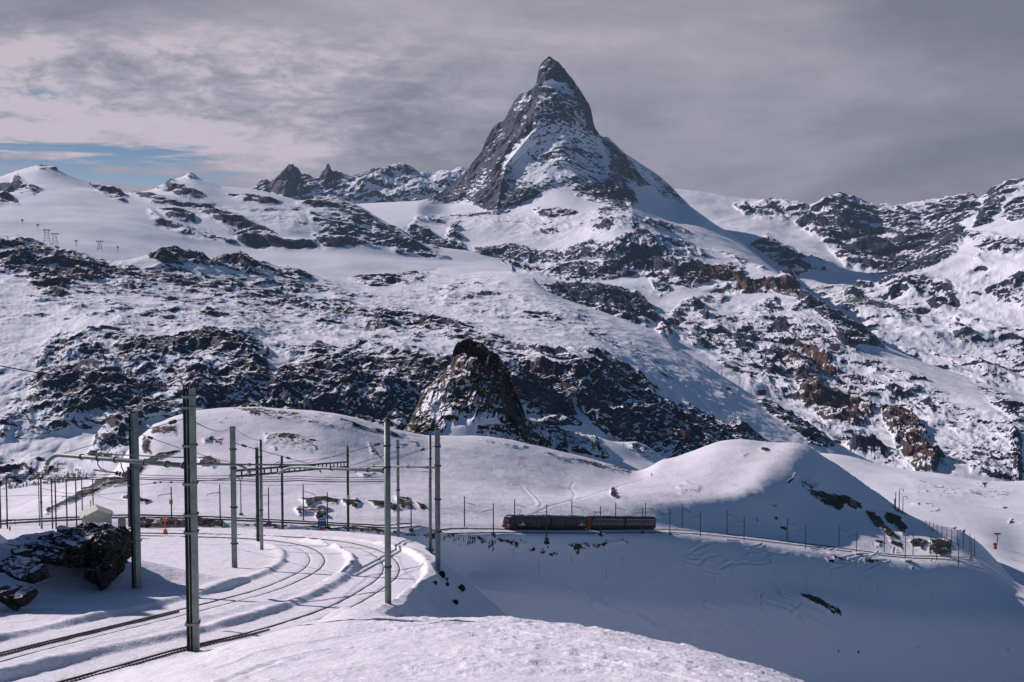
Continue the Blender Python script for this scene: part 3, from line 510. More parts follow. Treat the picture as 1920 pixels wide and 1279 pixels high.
# --- rolling snow beyond the right hill
sheet('snowfield', [
    [(1400, 1330, 430), (1800, 1300, 430), (2250, 1400, 430)],
    [(1400, 1110, 560), (1780, 1110, 560), (1840, 1100, 560), (1920, 1130, 520), (2250, 1200, 500)],
    [(1400, 1000, 720), (1700, 985, 720), (1850, 1000, 720), (1920, 1030, 700), (2250, 1060, 700)],
    [(1400, 935, 900), (1650, 925, 900), (1750, 935, 880), (1850, 950, 880), (1920, 960, 860), (2250, 990, 860)],
    [(1400, 880, 1120), (1560, 872, 1120), (1650, 890, 1100), (1750, 898, 1100), (1850, 915, 1050), (1920, 925, 1040), (2250, 930, 1040)],
    [(1400, 848, 1350), (1520, 850, 1350), (1545, 852, 1350), (1590, 855, 1350), (1630, 866, 1340), (1665, 875, 1330), (1700, 882, 1320), (1750, 887, 1320), (1780, 891, 1320), (1810, 898, 1300), (1850, 906, 1280), (1880, 905, 1280), (1920, 901, 1280), (2000, 905, 1280), (2250, 915, 1280)],
    [(1400, 960, 1550), (2250, 1040, 1550)]],
    (20, 70, 50, 60, 50, 8), 1480, 2180, 420, mountain_mat('snowfield_snow', 14.0, (1, 1, 1), cover=0.0), rough=(3.4, 85, 4, 30, 0.5),
    regs=[(0.62, 4, [(1728, 920), (1740, 918), (1738, 925)]), (0.6, 4, [(1810, 903), (1850, 905), (1845, 912)]), (0.62, 4, [(1735, 946), (1750, 944), (1748, 950)]), (0.6, 4, [(1734, 961), (1760, 959), (1758, 963)]), (0.75, 3, [(1890, 978), (1898, 974), (1900, 982), (1892, 984)]), (0.7, 3, [(1904, 987), (1920, 983), (1921, 990)]), (0.7, 3, [(1865, 948), (1895, 947), (1880, 950)]), (0.62, 4, [(1712, 948), (1722, 946), (1722, 950)]), (0.7, 3, [(1776, 989), (1792, 992), (1786, 995)]), (0.8, 3, [(1796, 995), (1808, 996), (1806, 1000)]),
          (0.3, 10, [(1700, 900), (1900, 920), (1880, 935), (1720, 930)])], wob=(3, 2), scale=12, slope_gain=0.1)
# ================================================================== GROUND (near hill, valley side, track terrace, mound)
# plane of the upper track terrace: z = -6 - 0.172 * y
def T(px, py):
    a, e = ae(px, py); D = 6.0/(-e-0.172); return (a*D, D)
def smooth_path(pts, step=1.0):
    P = np.array(pts, float); n = len(P); outp = []
    for i in range(n-1):
        p0 = P[max(i-1, 0)]; p1 = P[i]; p2 = P[i+1]; p3 = P[min(i+2, n-1)]
        m = max(2, int(np.linalg.norm(p2-p1)/step))
        for j in range(m):
            t = j/m
            outp.append(0.5*((2*p1)+(-p0+p2)*t+(2*p0-5*p1+4*p2-p3)*t*t+(-p0+3*p1-3*p2+p3)*t**3))
    outp.append(P[-1]); return np.array(outp)
TA = smooth_path([T(*p) for p in [(-330, 1318), (-150, 1268), (0, 1226), (120, 1196), (250, 1165), (350, 1141), (430, 1121), (500, 1102), (550, 1082), (583, 1064), (594, 1048), (585, 1033), (560, 1022), (520, 1015), (470, 1010), (400, 1007), (300, 1004.5), (200, 1003)]], 1.2)
TB = smooth_path([T(*p) for p in [(-100, 1345), (60, 1297), (120, 1279), (250, 1243), (360, 1212), (470, 1187), (560, 1161), (640, 1132), (695, 1102), (725, 1080), (733, 1062), (724, 1045), (698, 1030), (650, 1017), (590, 1009.5), (530, 1005.5), (450, 1002.3), (380, 1000.5), (280, 999.3), (200, 998.5)]], 1.2)
LT_PX = [(-260, 1012, 232), (-120, 990, 240), (0, 979, 248), (120, 972, 256), (240, 968.5, 264), (400, 972, 274), (600, 981.5, 287), (770, 989, 300), (940, 994, 325), (1060, 995, 346), (1220, 994, 385), (1300, 998.5, 408), (1400, 1009, 428), (1510, 1023, 444), (1620, 1037, 456), (1700, 1046, 463), (1770, 1048, 471), (1812, 1042, 482), (1822, 1032, 496), (1812, 1020, 512), (1785, 1006, 530)]
_l = [W(*p) for p in LT_PX]; LT = smooth_path([(v.x, v.y, v.z) for v in _l], 4.0)
def gpts(l): return l
G_ = [
    [(-700, 1900, 30), (2500, 1900, 30)],
    [(-700, 1250, 120), (0, 1200, 120), (600, 1160, 130), (800, 1260, 140), (1000, 1400, 140), (1500, 1500, 160), (1920, 1550, 200), (2500, 1550, 220)],
    [(-700, 1150, 170), (0, 1110, 180), (400, 1110, 200), (700, 1200, 225), (850, 1300, 262), (1000, 1370, 272), (1200, 1420, 300), (1500, 1430, 350), (1700, 1430, 375), (1920, 1420, 395), (2500, 1400, 400)],
    [(-700, 1120, 190), (0, 1060, 205), (400, 1040, 225), (700, 1080, 260), (850, 1170, 288), (1000, 1230, 301), (1200, 1275, 330), (1500, 1285, 386), (1700, 1300, 410), (1920, 1290, 430), (2500, 1280, 430)],
    [(-700, 1060, 210), (0, 1010, 232), (400, 1000, 252), (700, 1040, 278), (850, 1095, 298), (1000, 1110, 311), (1200, 1125, 342), (1400, 1140, 382), (1600, 1160, 412), (1750, 1165, 430), (1920, 1180, 446), (2500, 1200, 440)],
    [(-700, 1035, 222), (0, 992, 240), (240, 984, 256), (400, 986, 266), (600, 996, 279), (770, 1006, 290), (850, 1030, 307), (1000, 1038, 322), (1200, 1045, 358), (1400, 1062, 402), (1600, 1085, 430), (1750, 1095, 445), (1850, 1110, 455), (1920, 1130, 460), (2500, 1180, 450)],
    [(-700, 1018, 230), (0, 985, 244), (240, 974.5, 259), (400, 978, 269), (600, 987, 282), (770, 995, 295), (940, 1001, 319), (1060, 1003, 339), (1220, 1001, 377), (1300, 1006, 399), (1400, 1017, 419), (1510, 1031, 435), (1620, 1044, 447), (1700, 1053, 454), (1790, 1054, 464), (1850, 1075, 475), (1920, 1115, 480), (2500, 1160, 475)],
    [(-700, 1000, 240), (0, 975, 253), (240, 963.5, 269), (400, 967, 279), (600, 977, 292), (770, 984.5, 306), (940, 989, 331), (1060, 989.5, 353), (1220, 988, 393), (1300, 992, 417), (1400, 1001, 437), (1510, 1014, 453), (1620, 1029, 464), (1700, 1038, 472), (1790, 1038, 482), (1850, 1064, 492), (1920, 1110, 497), (2500, 1150, 490)],
    [(-700, 985, 262), (0, 966, 275), (240, 940, 300), (400, 930, 315), (600, 935, 325), (770, 942, 335), (940, 950, 360), (1060, 945, 385), (1220, 940, 425), (1330, 935, 450), (1430, 930, 470), (1510, 955, 490), (1600, 980, 500), (1700, 1005, 505), (1790, 1024, 515), (1850, 1058, 525), (1920, 1106, 530), (2500, 1140, 530)],
    [(-700, 980, 300), (0, 962, 310), (100, 935, 325), (200, 900, 340), (300, 860, 370), (400, 850, 380), (600, 860, 385), (770, 890, 395), (940, 905, 410), (1060, 915, 430), (1200, 905, 480), (1330, 885, 505), (1430, 884, 515), (1490, 890, 520), (1530, 908, 525), (1560, 932, 530), (1620, 965, 535), (1700, 992, 545), (1790, 1014, 555), (1850, 1050, 560), (1920, 1102, 560), (2500, 1130, 560)],
    [(-700, 985, 340), (-100, 975, 340), (0, 961, 340), (30, 955, 345), (60, 943, 348), (100, 925, 352), (140, 909, 358), (180, 899, 366), (205, 893, 372), (222, 870, 385), (240, 845, 395), (262, 820, 405), (290, 797, 415), (330, 780, 425), (370, 770, 430), (420, 766, 432), (480, 766, 434), (520, 768, 436), (560, 771, 438), (600, 775, 440), (640, 780, 442), (680, 790, 446), (720, 802, 450), (760, 812, 455), (800, 820, 460), (850, 822, 466),
     (900, 825, 472), (950, 832, 480), (1000, 842, 490), (1060, 852, 502), (1110, 862, 514), (1150, 872, 525), (1180, 880, 533), (1200, 882, 540), (1215, 876, 548), (1235, 862, 558), (1260, 858, 566), (1290, 850, 572), (1320, 840, 576), (1345, 832, 580), (1370, 829, 582), (1400, 829, 584), (1430, 832, 586), (1460, 834, 588), (1490, 838, 590), (1515, 844, 590), (1535, 853, 590), (1560, 868, 588), (1590, 890, 584), (1620, 912, 580), (1650, 934, 576), (1680, 957, 574), (1710, 972, 574),
     (1740, 982, 576), (1770, 988, 580), (1800, 995, 584), (1830, 1012, 586), (1855, 1035, 586), (1880, 1062, 586), (1905, 1090, 586), (1930, 1105, 586), (2100, 1125, 586), (2500, 1130, 586)],
    [(-700, 1100, 460), (0, 1080, 460), (420, 900, 560), (800, 930, 590), (1200, 1000, 650), (1400, 940, 700), (1700, 1060, 680), (1920, 1140, 640), (2500, 1160, 640)]]
M_ = [   # snow mound under the camera
    [(-2500, 4000, 2.0), (4500, 4000, 2.0)],
    [(-900, 2000, 8), (100, 1900, 8), (300, 1700, 9), (900, 1640, 9), (1500, 1660, 9), (2500, 1900, 9)],
    [(-900, 1520, 24), (0, 1420, 24), (120, 1360, 24), (250, 1310, 24), (370, 1279, 24), (640, 1275, 23), (900, 1275, 23), (1200, 1290, 22), (1400, 1320, 21), (1560, 1370, 20), (2500, 1700, 20)],
    [(-900, 1400, 37), (0, 1320, 37), (120, 1296, 37), (250, 1258, 37.5), (370, 1231, 38), (420, 1214, 39), (470, 1197, 40), (520, 1184, 41), (570, 1172, 42), (640, 1163, 42), (700, 1160, 42), (760, 1159, 42), (830, 1157, 42), (900, 1157, 42), (960, 1160, 41.5), (1000, 1164, 41), (1050, 1171, 40), (1100, 1179, 39), (1150, 1186, 38), (1200, 1194, 37), (1250, 1204, 36), (1300, 1215, 35), (1350, 1229, 34), (1400, 1244, 33), (1450, 1260, 32), (1500, 1277, 31), (1560, 1302, 30), (1700, 1370, 29), (2500, 1700, 28)],
    [(-900, 1480, 50), (0, 1420, 50), (250, 1320, 50), (420, 1280, 52), (640, 1240, 55), (900, 1270, 56), (1200, 1350, 55), (1500, 1500, 50), (2500, 1900, 50)],
    [(-900, 1900, 70), (700, 1500, 80), (1500, 1900, 80), (2500, 2100, 80)]]
def loft(lines, A, Dg):
    E = []; D = []
    for L in lines:
        e_, d_ = line(L, A, 20); E.append(e_); D.append(d_)
    E = np.array(E); D = np.array(D)
    for k in range(1, len(D)): D[k] = np.maximum(D[k], D[k-1]*1.003)
    z = pchip(D, E*D, np.clip(Dg, D[0], D[-1])); return z, D
def smax(a, b, k):
    h = np.clip(0.5+0.5*(a-b)/k, 0, 1); return b*(1-h)+a*h+k*h*(1-h)
TERR = [T(*p) for p in [(-500, 984), (-200, 986), (60, 988), (240, 991), (430, 992), (520, 993), (600, 996), (680, 1001), (740, 1008), (785, 1019), (808, 1036), (818, 1056), (814, 1076), (800, 1092), (775, 1116), (750, 1144), (722, 1165)]]+[(-2.2, 34.0), (6, 5.0), (-200, 4.0), (-200, 120)]
def ground_z(X, Y, A=None):
    """height of the whole ground at world X, Y (arrays of shape rows x columns)"""
    return None
def bump_at(X, Y, px, py, D, rx, ry, h, rot=0.0, p=2.0):
    a, e = ae(px, py); cx, cy = a*D, D
    dx, dy = X-cx, Y-cy; c, s = math.cos(rot), math.sin(rot)
    u = (dx*c+dy*s)/rx; v = (-dx*s+dy*c)/ry
    return h*np.exp(-(u*u+v*v)**(p/2))
NCOL = 1330
A_g = np.linspace(ae(-330, 640)[0], ae(2230, 640)[0], NCOL)
def rowsD():
    d = [4.0]
    while d[-1] < 640:
        x = d[-1]
        st = 0.02*x if x < 14 else (0.0042*x if x < 60 else (0.0036*x if x < 140 else (0.008*x if x < 232 else (0.0015*x if x < 470 else 0.003*x))))
        d.append(x+st)
    return np.array(d)
def ground_fields(X, Y, A, Dg):
    zb, Dk = loft(G_, A, Dg)
    zm, _ = loft(M_, A, Dg); zm = zm-np.clip(Dg-66, 0, 900)*1.5
    zb = np.where(Dg < Dk[0][None, :], -30.0, zb)
    # terrace
    sd = np.full(X.shape, -200.0); near = Dg < 190
    q = fbm(X/7.0, Y/7.0, X*0, 3)*1.0
    sd[near] = poly_sd(X[near], Y[near], TERR)+q[near]
    plane = -6-0.172*Y
    slope = np.clip(-sd, 0, 300)
    zt = plane-np.minimum(slope, 9)*0.95-np.clip(slope-9, 0, 400)*0.6+0.15*np.exp(-((sd-1.2)/1.0)**2)
    # added shadow knoll off view, outcrop snow bank, bank between camera side and track
    shade_knoll_d, _ = line_dist(X, Y, [(-39, 34), (-36.5, 46), (-36, 54), (-37.5, 62), (-39.5, 70), (-43, 78)])  # unseen knoll beyond the left edge, added to throw shade over the tracks
    zt += np.where(Dg < 100, 16.0*np.exp(-(shade_knoll_d/6.2)**2)*(1+0.16*fbm(X/4.0, Y/4.0, X*0, 4)), 0)
    zt += np.where(Dg < 100, bump_at(X, Y, 120, 1045, 63.5, 6.5, 3.6, 1.7, 0.15, 2.6), 0)
    nr = fbm(X/2.2, Y/2.2, X*0, 4); nr1 = fbm(X/0.8+9, Y/0.8, X*0, 3)
    dist = np.full(X.shape, 99.0)
    sel = (Dg > 18) & (Dg < 150) & (sd > -6)
    for P in (TA, TB):
        d, s_ = line_dist(X[sel], Y[sel], P[::2])
        ins = sstep(d+nr[sel]*0.28, 1.95, 1.45)
        bank = np.exp(-((d-2.35)/0.5)**2)*(0.13+0.11*nr[sel])
        cur = zt[sel]; pl = plane[sel]
        # cut to the track bed, leave a windrow beside it
        base = pl-0.10
        wgt = sstep(d+nr[sel]*0.22, 2.35, 1.85)
        blend = sstep(d, 9.0, 2.4)
        cur = cur*(1-wgt)+base*wgt
        cur += bank*(1-wgt)*sstep(Y[sel], 125, 100)
        cur -= 0.035*np.exp(-((d-0.5)/0.14)**2)
        zt[sel] = cur; dist[sel] = np.minimum(dist[sel], d)
    # wind lip between the two tracks
    zt += nr*0.07*sstep(dist, 1.6, 3.0)+nr1*0.02
    z = smax(zb, zt, 0.8)
    zm = zm+0.12*nr*sstep(Dg, 10, 30)+nr1*0.018
    zm = np.where(A[None, :] > ae(560, 1200)[0], zm, zm)
    z = smax(z, zm, 0.35)
    # hump of drifted snow at the end of the mound by the mast
    z += bump_at(X, Y, 672, 1168, 46, 1.6, 2.2, 0.55, 0.4)
    near_m = sstep(dist, 2.2, 3.4)
    return z, dist, zm, sd, Dk, nr
rd = rowsD(); Dg = np.repeat(rd[:, None], NCOL, 1); Agd = np.broadcast_to(A_g[None, :], Dg.shape)
Xg = Agd*Dg; Yg = Dg.copy()
Zg, trdist, zm_, sd_, Dk_, nr_ = ground_fields(Xg, Yg, A_g, Dg)
pxg, pyg = topx(Agd, Zg/Dg)
crust = sstep(Dg, 20, 27)*sstep(Dg, 62, 46)*sstep(fbm(Xg/5.0+2, Yg/5.0, Xg*0, 3)+(Xg+4)*0.10, -0.15, 0.35)*sstep(trdist, 2.5, 5)
Zg += crust*np.maximum(fbm(Xg/0.42, Yg/0.55, Xg*0, 4, 0.6), 0)*0.10
# large forms on the far side of the valley
far = sstep(Dg, 200, 260)
Zg += far*fbm(Xg/55.0, Yg/55.0, Xg*0, 4)*1.6*sstep(np.abs(Dg-(Dk_[6]+Dk_[7])[None, :]/2), 8, 30)
Zg += far*fbm(Xg/13.0, Yg/13.0, Xg*0+3, 4)*0.42*sstep(np.abs(Dg-(Dk_[6]+Dk_[7])[None, :]/2), 8, 16)
Zg += far*fbm(Xg/3.2, Yg/3.2, Zg/2.0, 4, 0.6)*0.14
# groomed piste cut across the slope
_ps = [W(*p) for p in [(800, 1048, 303), (880, 1070, 303), (960, 1080, 311), (1100, 1090, 327), (1250, 1100, 352), (1400, 1108, 385), (1550, 1108, 412), (1650, 1115, 422), (1750, 1128, 434), (1920, 1145, 452), (2200, 1170, 450)]]
pd_, ps_ = line_dist(Xg, Yg, smooth_path([(v.x, v.y) for v in _ps], 10))
sgn = np.where(ps_ > 0, 1.0, -1.0); dd_ = pd_*sgn
PISTE_SIGN = float(np.sign(np.median(sgn[(Dg > 600)])))
dd_ = dd_*PISTE_SIGN      # positive uphill, beyond the piste
Zg += -1.5*(dd_/4.5)*np.exp(-(dd_/6.0)**2)*far*sstep(Dg, 230, 280)
# hillock spur on the right
_sp = [W(1506, 862, 588), W(1490, 872, 565), W(1462, 893, 530), W(1430, 925, 490), W(1405, 945, 465)]
sp_, _ = line_dist(Xg, Yg, smooth_path([(v.x, v.y) for v in _sp], 8)); Zg += far*2.0*np.exp(-(sp_/9.0)**2)
wob_ = (fbm(Xg/9, Yg/9, Xg*0, 4)*6, fbm(Xg/9+40, Yg/9, Xg*0, 4)*5)
pxg, pyg = topx(Agd, Zg/Dg)
onfar = (Dg > 200)
GR = [(0.62, 2, [(1010, 844), (1060, 856), (1115, 865), (1185, 884), (1178, 888), (1100, 872), (1040, 858)]), (0.6, 2, [(900, 822), (950, 830), (990, 838), (980, 841), (930, 832)]), (0.8, 3, [(222, 905), (240, 880), (262, 868), (300, 850), (335, 845), (310, 858), (268, 882), (250, 900), (215, 915)]), (0.85, 2.5, [(180, 905), (210, 900), (235, 898), (205, 915), (150, 935), (130, 948), (100, 958), (85, 965), (90, 955), (130, 935)]),
      (0.9, 2, [(228, 932), (245, 925), (265, 935), (282, 938), (270, 945), (245, 942)]), (0.6, 5, [(275, 800), (330, 795), (330, 815), (285, 812)]), (0.8, 2.5, [(268, 818), (282, 830), (280, 850), (268, 848)]), (0.8, 2, [(300, 803), (315, 812), (330, 808), (322, 800)]),
      (0.7, 3.5, [(370, 860), (395, 858), (412, 868), (400, 880), (375, 872)]), (0.75, 2.5, [(380, 825), (400, 822), (402, 832), (385, 833)]), (0.75, 2.5, [(402, 826), (418, 824), (416, 834), (405, 833)]),
      (0.55, 5, [(495, 812), (560, 815), (590, 832), (580, 850), (540, 835), (500, 830)]), (0.85, 2, [(582, 833), (592, 836), (588, 842)]), (0.7, 2.5, [(505, 838), (520, 838), (518, 844)]), (0.5, 3.5, [(420, 765), (480, 767), (560, 775), (640, 800), (560, 790), (470, 778)]), (0.6, 3, [(620, 782), (680, 795), (760, 818), (740, 820), (660, 800)]),
      (0.6, 3, [(690, 830), (705, 842), (715, 860), (700, 852)]), (0.6, 2.5, [(760, 824), (780, 828), (778, 832)]), (0.5, 4, [(740, 830), (760, 832), (752, 836)]),
      (0.85, 3, [(560, 935), (590, 932), (635, 936), (632, 946), (600, 942), (575, 948)]), (0.8, 2.5, [(555, 955), (600, 950), (625, 958), (600, 966), (565, 966)]), (0.95, 2, [(592, 966), (610, 962), (614, 974), (595, 976)]), (0.9, 2.5, [(640, 938), (668, 935), (678, 945), (670, 955), (650, 950)]), (0.95, 2.5, [(688, 940), (720, 944), (740, 948), (752, 958), (735, 962), (705, 955)]), (0.75, 3, [(740, 930), (765, 935), (775, 952), (750, 955)]), (0.8, 2.5, [(780, 942), (795, 945), (802, 955), (790, 955)]), (0.6, 3, [(670, 888), (700, 885), (710, 895), (680, 896)]),
      (0.88, 2, [(250, 975), (300, 978), (370, 976), (420, 985), (415, 991), (360, 990), (330, 998), (250, 995)]), (0.6, 3, [(420, 984), (520, 985), (600, 990), (660, 990), (780, 1001), (830, 1004), (860, 1010), (830, 1014), (760, 1004), (640, 996), (520, 994)]),
      (0.62, 3.5, [(840, 1000), (870, 1004), (915, 1010), (960, 1016), (995, 1017), (960, 1026), (900, 1020), (845, 1014)]), (0.55, 4, [(1060, 1020), (1090, 1014), (1130, 1020), (1170, 1012), (1175, 1016), (1130, 1028), (1080, 1030)]), (0.6, 2, [(958, 1018), (975, 1020), (968, 1030), (960, 1030)]),
      (0.95, 1.5, [(1144, 918), (1150, 915), (1158, 930), (1156, 936), (1149, 934), (1146, 925)]), (0.4, 4, [(1265, 908), (1290, 904), (1315, 910), (1312, 922), (1275, 925)]), (0.9, 1.5, [(1422, 842), (1430, 837), (1440, 843), (1432, 845)]), (0.5, 2, [(1390, 854), (1400, 851), (1395, 858)]),
      (0.8, 2, [(1475, 902), (1485, 897), (1492, 888), (1490, 898), (1480, 906)]), (0.6, 3, [(1500, 905), (1520, 900), (1540, 905), (1530, 920), (1505, 918)]), (0.97, 2.5, [(1512, 922), (1540, 922), (1568, 932), (1585, 948), (1575, 958), (1545, 948), (1520, 935)]), (0.97, 2.5, [(1562, 925), (1585, 930), (1615, 945), (1620, 958), (1600, 958), (1575, 942)]), (0.6, 3, [(1620, 955), (1640, 960), (1640, 968), (1625, 965)]), (0.95, 2.5, [(1628, 962), (1650, 970), (1660, 985), (1685, 1005), (1690, 1016), (1665, 1010), (1645, 990), (1630, 975)]), (0.97, 2.5, [(1660, 962), (1690, 972), (1702, 990), (1695, 1002), (1680, 990), (1665, 978)]),
      (0.75, 3, [(1635, 1012), (1655, 1016), (1650, 1024)]), (0.8, 2.5, [(1665, 1012), (1692, 1022), (1690, 1030), (1670, 1020)]), (0.95, 2.5, [(1705, 1015), (1728, 1010), (1738, 1022), (1735, 1032), (1715, 1026)]), (0.95, 3, [(1742, 1015), (1760, 1012), (1782, 1016), (1780, 1035), (1760, 1040), (1745, 1032)]),
      (0.75, 1.5, [(1448, 972), (1455, 972), (1462, 978), (1455, 978)]), (0.9, 1.5, [(1462, 990), (1472, 990), (1474, 998), (1465, 995)]), (0.8, 1.5, [(1415, 975), (1422, 978), (1418, 982)]), (0.7, 2, [(1440, 948), (1460, 950), (1455, 953)]),
      (0.65, 2.5, [(1555, 1036), (1585, 1048), (1600, 1050), (1590, 1054), (1565, 1048)]), (0.9, 1.5, [(1548, 1046), (1565, 1053), (1568, 1060), (1555, 1054)]), (0.6, 2.5, [(1618, 1048), (1650, 1050), (1645, 1056), (1622, 1055)]), (0.8, 1.5, [(1708, 1064), (1716, 1066), (1712, 1072)]),
      (1.0, 1.8, [(1500, 1116), (1520, 1118), (1545, 1130), (1575, 1145), (1579, 1159), (1560, 1153), (1530, 1135), (1505, 1122)]), (0.7, 1.2, [(1565, 1218), (1573, 1220), (1572, 1226)]), (0.7, 1.2, [(1605, 1220), (1614, 1226), (1612, 1231)]), (0.7, 1.2, [(1716, 1213), (1730, 1217), (1728, 1221)]), (0.7, 1.2, [(1880, 1212), (1893, 1220), (1888, 1222)]),
      (0.55, 2.5, [(1540, 845), (1580, 868), (1640, 915), (1700, 965), (1690, 965), (1630, 920), (1570, 876)])]
rkg = regions(pxg, pyg, [r for r in GR], wob_)*onfar
# scattered small stones under the lower railway line
sc_ = fbm(Xg/2.6, Yg/2.6, Zg/1.5, 4, 0.6)
band = regions(pxg, pyg, [(1, 6, [(830, 1004), (1000, 1014), (1180, 1010), (1180, 1030), (1100, 1040), (960, 1042), (840, 1030)]), (1, 6, [(420, 984), (660, 990), (840, 1006), (840, 1012), (640, 996), (420, 996)]), (1, 8, [(480, 805), (600, 815), (640, 850), (500, 850)]), (0.8, 8, [(300, 790), (420, 770), (640, 778), (800, 822), (760, 832), (600, 800), (400, 800)])])
rk_big = rkg.copy()
rkg = np.maximum(rkg, band*onfar*sstep(sc_, 0.20, 0.42)*0.72)
# rock stands proud of the snow
Zg += rk_big*(fbm(Xg/6.0, Yg/6.0, Xg*0, 5, 0.6, ridged=True)*1.1+0.35)*onfar
def carve(pts, wd, dp, ridge=0.0, mound=False):
    global Zg
    q = [ae(*p) for p in pts]; aa = np.array([v[0] for v in q]); cs = np.clip(np.searchsorted(A_g, [aa.min()-0.01, aa.max()+0.01]), 0, NCOL-1)
    H = [hitz(*p, 8.0 if mound else 200.0) for p in pts]; H = smooth_path([(h[0], h[1]) for h in H], 2.0 if mound else 6.0)
    r0, r1 = np.clip(np.searchsorted(rd, [H[:, 1].min()-3, H[:, 1].max()+3]), 0, len(rd)-1)
    sl = (slice(r0, r1+1), slice(cs[0], cs[1]+1))
    d, _ = line_dist(Xg[sl], Yg[sl], H)
    Zg[sl] += -dp*np.exp(-(d/wd)**2)+ridge*np.exp(-((d-wd*2)/wd)**2)
def hitz(px, py, dmin):
    a, e = ae(px, py); c = int(np.clip(round((a-A_g[0])/(A_g[1]-A_g[0])), 0, NCOL-1)); m = (Zg[:, c] >= e*rd) & (rd > dmin)
    D = rd[int(np.argmax(m)) if m.any() else len(rd)-1]; return a*D, D
for pts, wd_, dp_ in (([(430, 1217), (500, 1205), (600, 1192), (700, 1183), (800, 1178), (900, 1177), (960, 1183), (1030, 1193), (1090, 1203), (1150, 1213), (1220, 1226)], 0.10, 0.07), ([(450, 1222), (560, 1204), (640, 1194)], 0.07, 0.04), ([(1300, 1244), (1350, 1256), (1400, 1266)], 0.09, 0.06), ([(420, 1279), (520, 1240), (640, 1215)], 0.12, 0.03), ([(1080, 1225), (1180, 1250), (1300, 1278)], 0.1, 0.03)):
    carve(pts, wd_, dp_, 0.02, True)
sk_ = random.Random(5)
for k in range(34):
    x0 = sk_.uniform(1080, 1520); y0 = sk_.uniform(1105, 1170); dx = sk_.uniform(20, 170); cv = sk_.uniform(-25, 25)
    pts = [(x0, y0)]
    for j in range(1, 6): f_ = j/5; pts.append((x0+dx*f_+cv*math.sin(f_*6.3), min(1276, y0+sk_.uniform(0.8, 1.1)*dx*0.62*f_+12*f_)))
    carve(pts, 0.28, 0.34, 0.26)
for k in range(16):
    x0 = sk_.uniform(1280, 1700); y0 = sk_.uniform(1012, 1060); pts = [(x0+j*sk_.uniform(8, 26)*(1 if k % 2 else -1), y0+j*sk_.uniform(1, 7)) for j in range(5)]
    carve(pts, 0.30, 0.30, 0.22)
carve([(960, 908), (985, 915), (1010, 944), (1003, 950)], 0.5, -0.12, -0.08)
carve([(1060, 948), (1000, 965), (1120, 925), (1210, 898), (1270, 885)][1:], 0.5, 0.16, 0.0)
carve([(1075, 905), (1070, 915), (1078, 925), (1073, 940)], 0.35, 0.14, 0.0)
for pts in ([(1115, 1130), (1140, 1142), (1180, 1165), (1230, 1190), (1260, 1205)], [(1068, 1105), (1080, 1118), (1088, 1135)], [(880, 1100), (930, 1112), (990, 1120)]): carve(pts, 0.45, -0.4, 0.0)
brg = np.zeros(Xg.shape, np.float32)
mat_ground = mountain_mat('near_snow', 4.5, (1, 1, 1), snow=(0.81, 0.785, 0.82), rock=(0.020, 0.019, 0.018), rock2=(0.07, 0.062, 0.052), bump=0.35, sb=(0.9, 0.13, 0.55))
tr_at = sstep(trdist, 1.25, 0.95)
grd = grid_obj('snow_ground', Xg, Yg, Zg, mat_ground, {'rock': rkg, 'brown': brg, 'green': brg, 'steep': brg+0.2, 'hp': brg})
_la = np.log(rd)
def gz(x, y):
    """ground height at a world point, by bilinear lookup"""
    a = x/y; c = (a-A_g[0])/(A_g[1]-A_g[0]); r = float(np.interp(y, rd, np.arange(len(rd))))
    c = min(max(c, 0), NCOL-1.001); r = min(max(r, 0), len(rd)-1.001)
    i, j = int(r), int(c); f, g = r-i, c-j
    return float((Zg[i, j]*(1-f)+Zg[i+1, j]*f)*(1-g)+(Zg[i, j+1]*(1-f)+Zg[i+1, j+1]*f)*g)
def hit(px, py, dmin=8.0, dmax=630.0):
    """first ground point met by the line of sight through a photo position"""
    a, e = ae(px, py); c = int(round((a-A_g[0])/(A_g[1]-A_g[0]))); c = min(max(c, 0), NCOL-1)
    zc = Zg[:, c]; m = (zc >= e*rd) & (rd > dmin) & (rd < dmax)
    i = int(np.argmax(m)) if m.any() else len(rd)-1
    D = rd[i]; return Vector((a*D, D, gz(a*D, D)))
print('verts', Zg.size, 'rows', len(rd))
# ================================================================== OBJECTS
def pmat(name, col, rough=0.6, metal=0.0, noise=0.25, sc=3.0, bump=0.0, spec=0.3):
    m = bpy.data.materials.new(name); m.use_nodes = True; t = NT(m.node_tree); b = t.n['Principled BSDF']
    tc_ = t.node('ShaderNodeTexCoord').outputs['Object']
    n = t.noise(tc_, sc, 5, 0.6)
    c = t.mix(t.ramp(n, 0.3, 0.7), c4(*[x*(1-noise) for x in col]), c4(*[min(1, x*(1+noise)) for x in col]))
    t.l.new(c, b.inputs['Base Color']); b.inputs['Roughness'].default_value = rough; b.inputs['Metallic'].default_value = metal
    b.inputs['Specular IOR Level'].default_value = spec
    if bump:
        bp = t.node('ShaderNodeBump', inp={'Strength': bump, 'Distance': 0.02, 'Height': n}); t.l.new(bp.outputs[0], b.inputs['Normal'])
    return m
M_galv = pmat('galvanised_steel', (0.20, 0.235, 0.215), 0.55, 0.3, 0.22, 2.0)
M_dark = pmat('weathered_steel', (0.040, 0.046, 0.052), 0.7, 0.1, 0.3, 2.0)
M_brown = pmat('rusty_steel', (0.050, 0.040, 0.036), 0.8, 0.0, 0.3, 2.0)
M_wire = pmat('wire', (0.030, 0.034, 0.040), 0.6, 0.2, 0.1)
M_conc = pmat('concrete', (0.24, 0.24, 0.23), 0.9, 0, 0.3, 1.5)
M_rail = pmat('rail_steel', (0.055, 0.045, 0.045), 0.5, 0.3, 0.3, 1.0)
M_insul = pmat('insulator', (0.06, 0.045, 0.05), 0.3)
M_paint = pmat('cream_boards', (0.34, 0.36, 0.30), 0.7, 0, 0.12, 4)
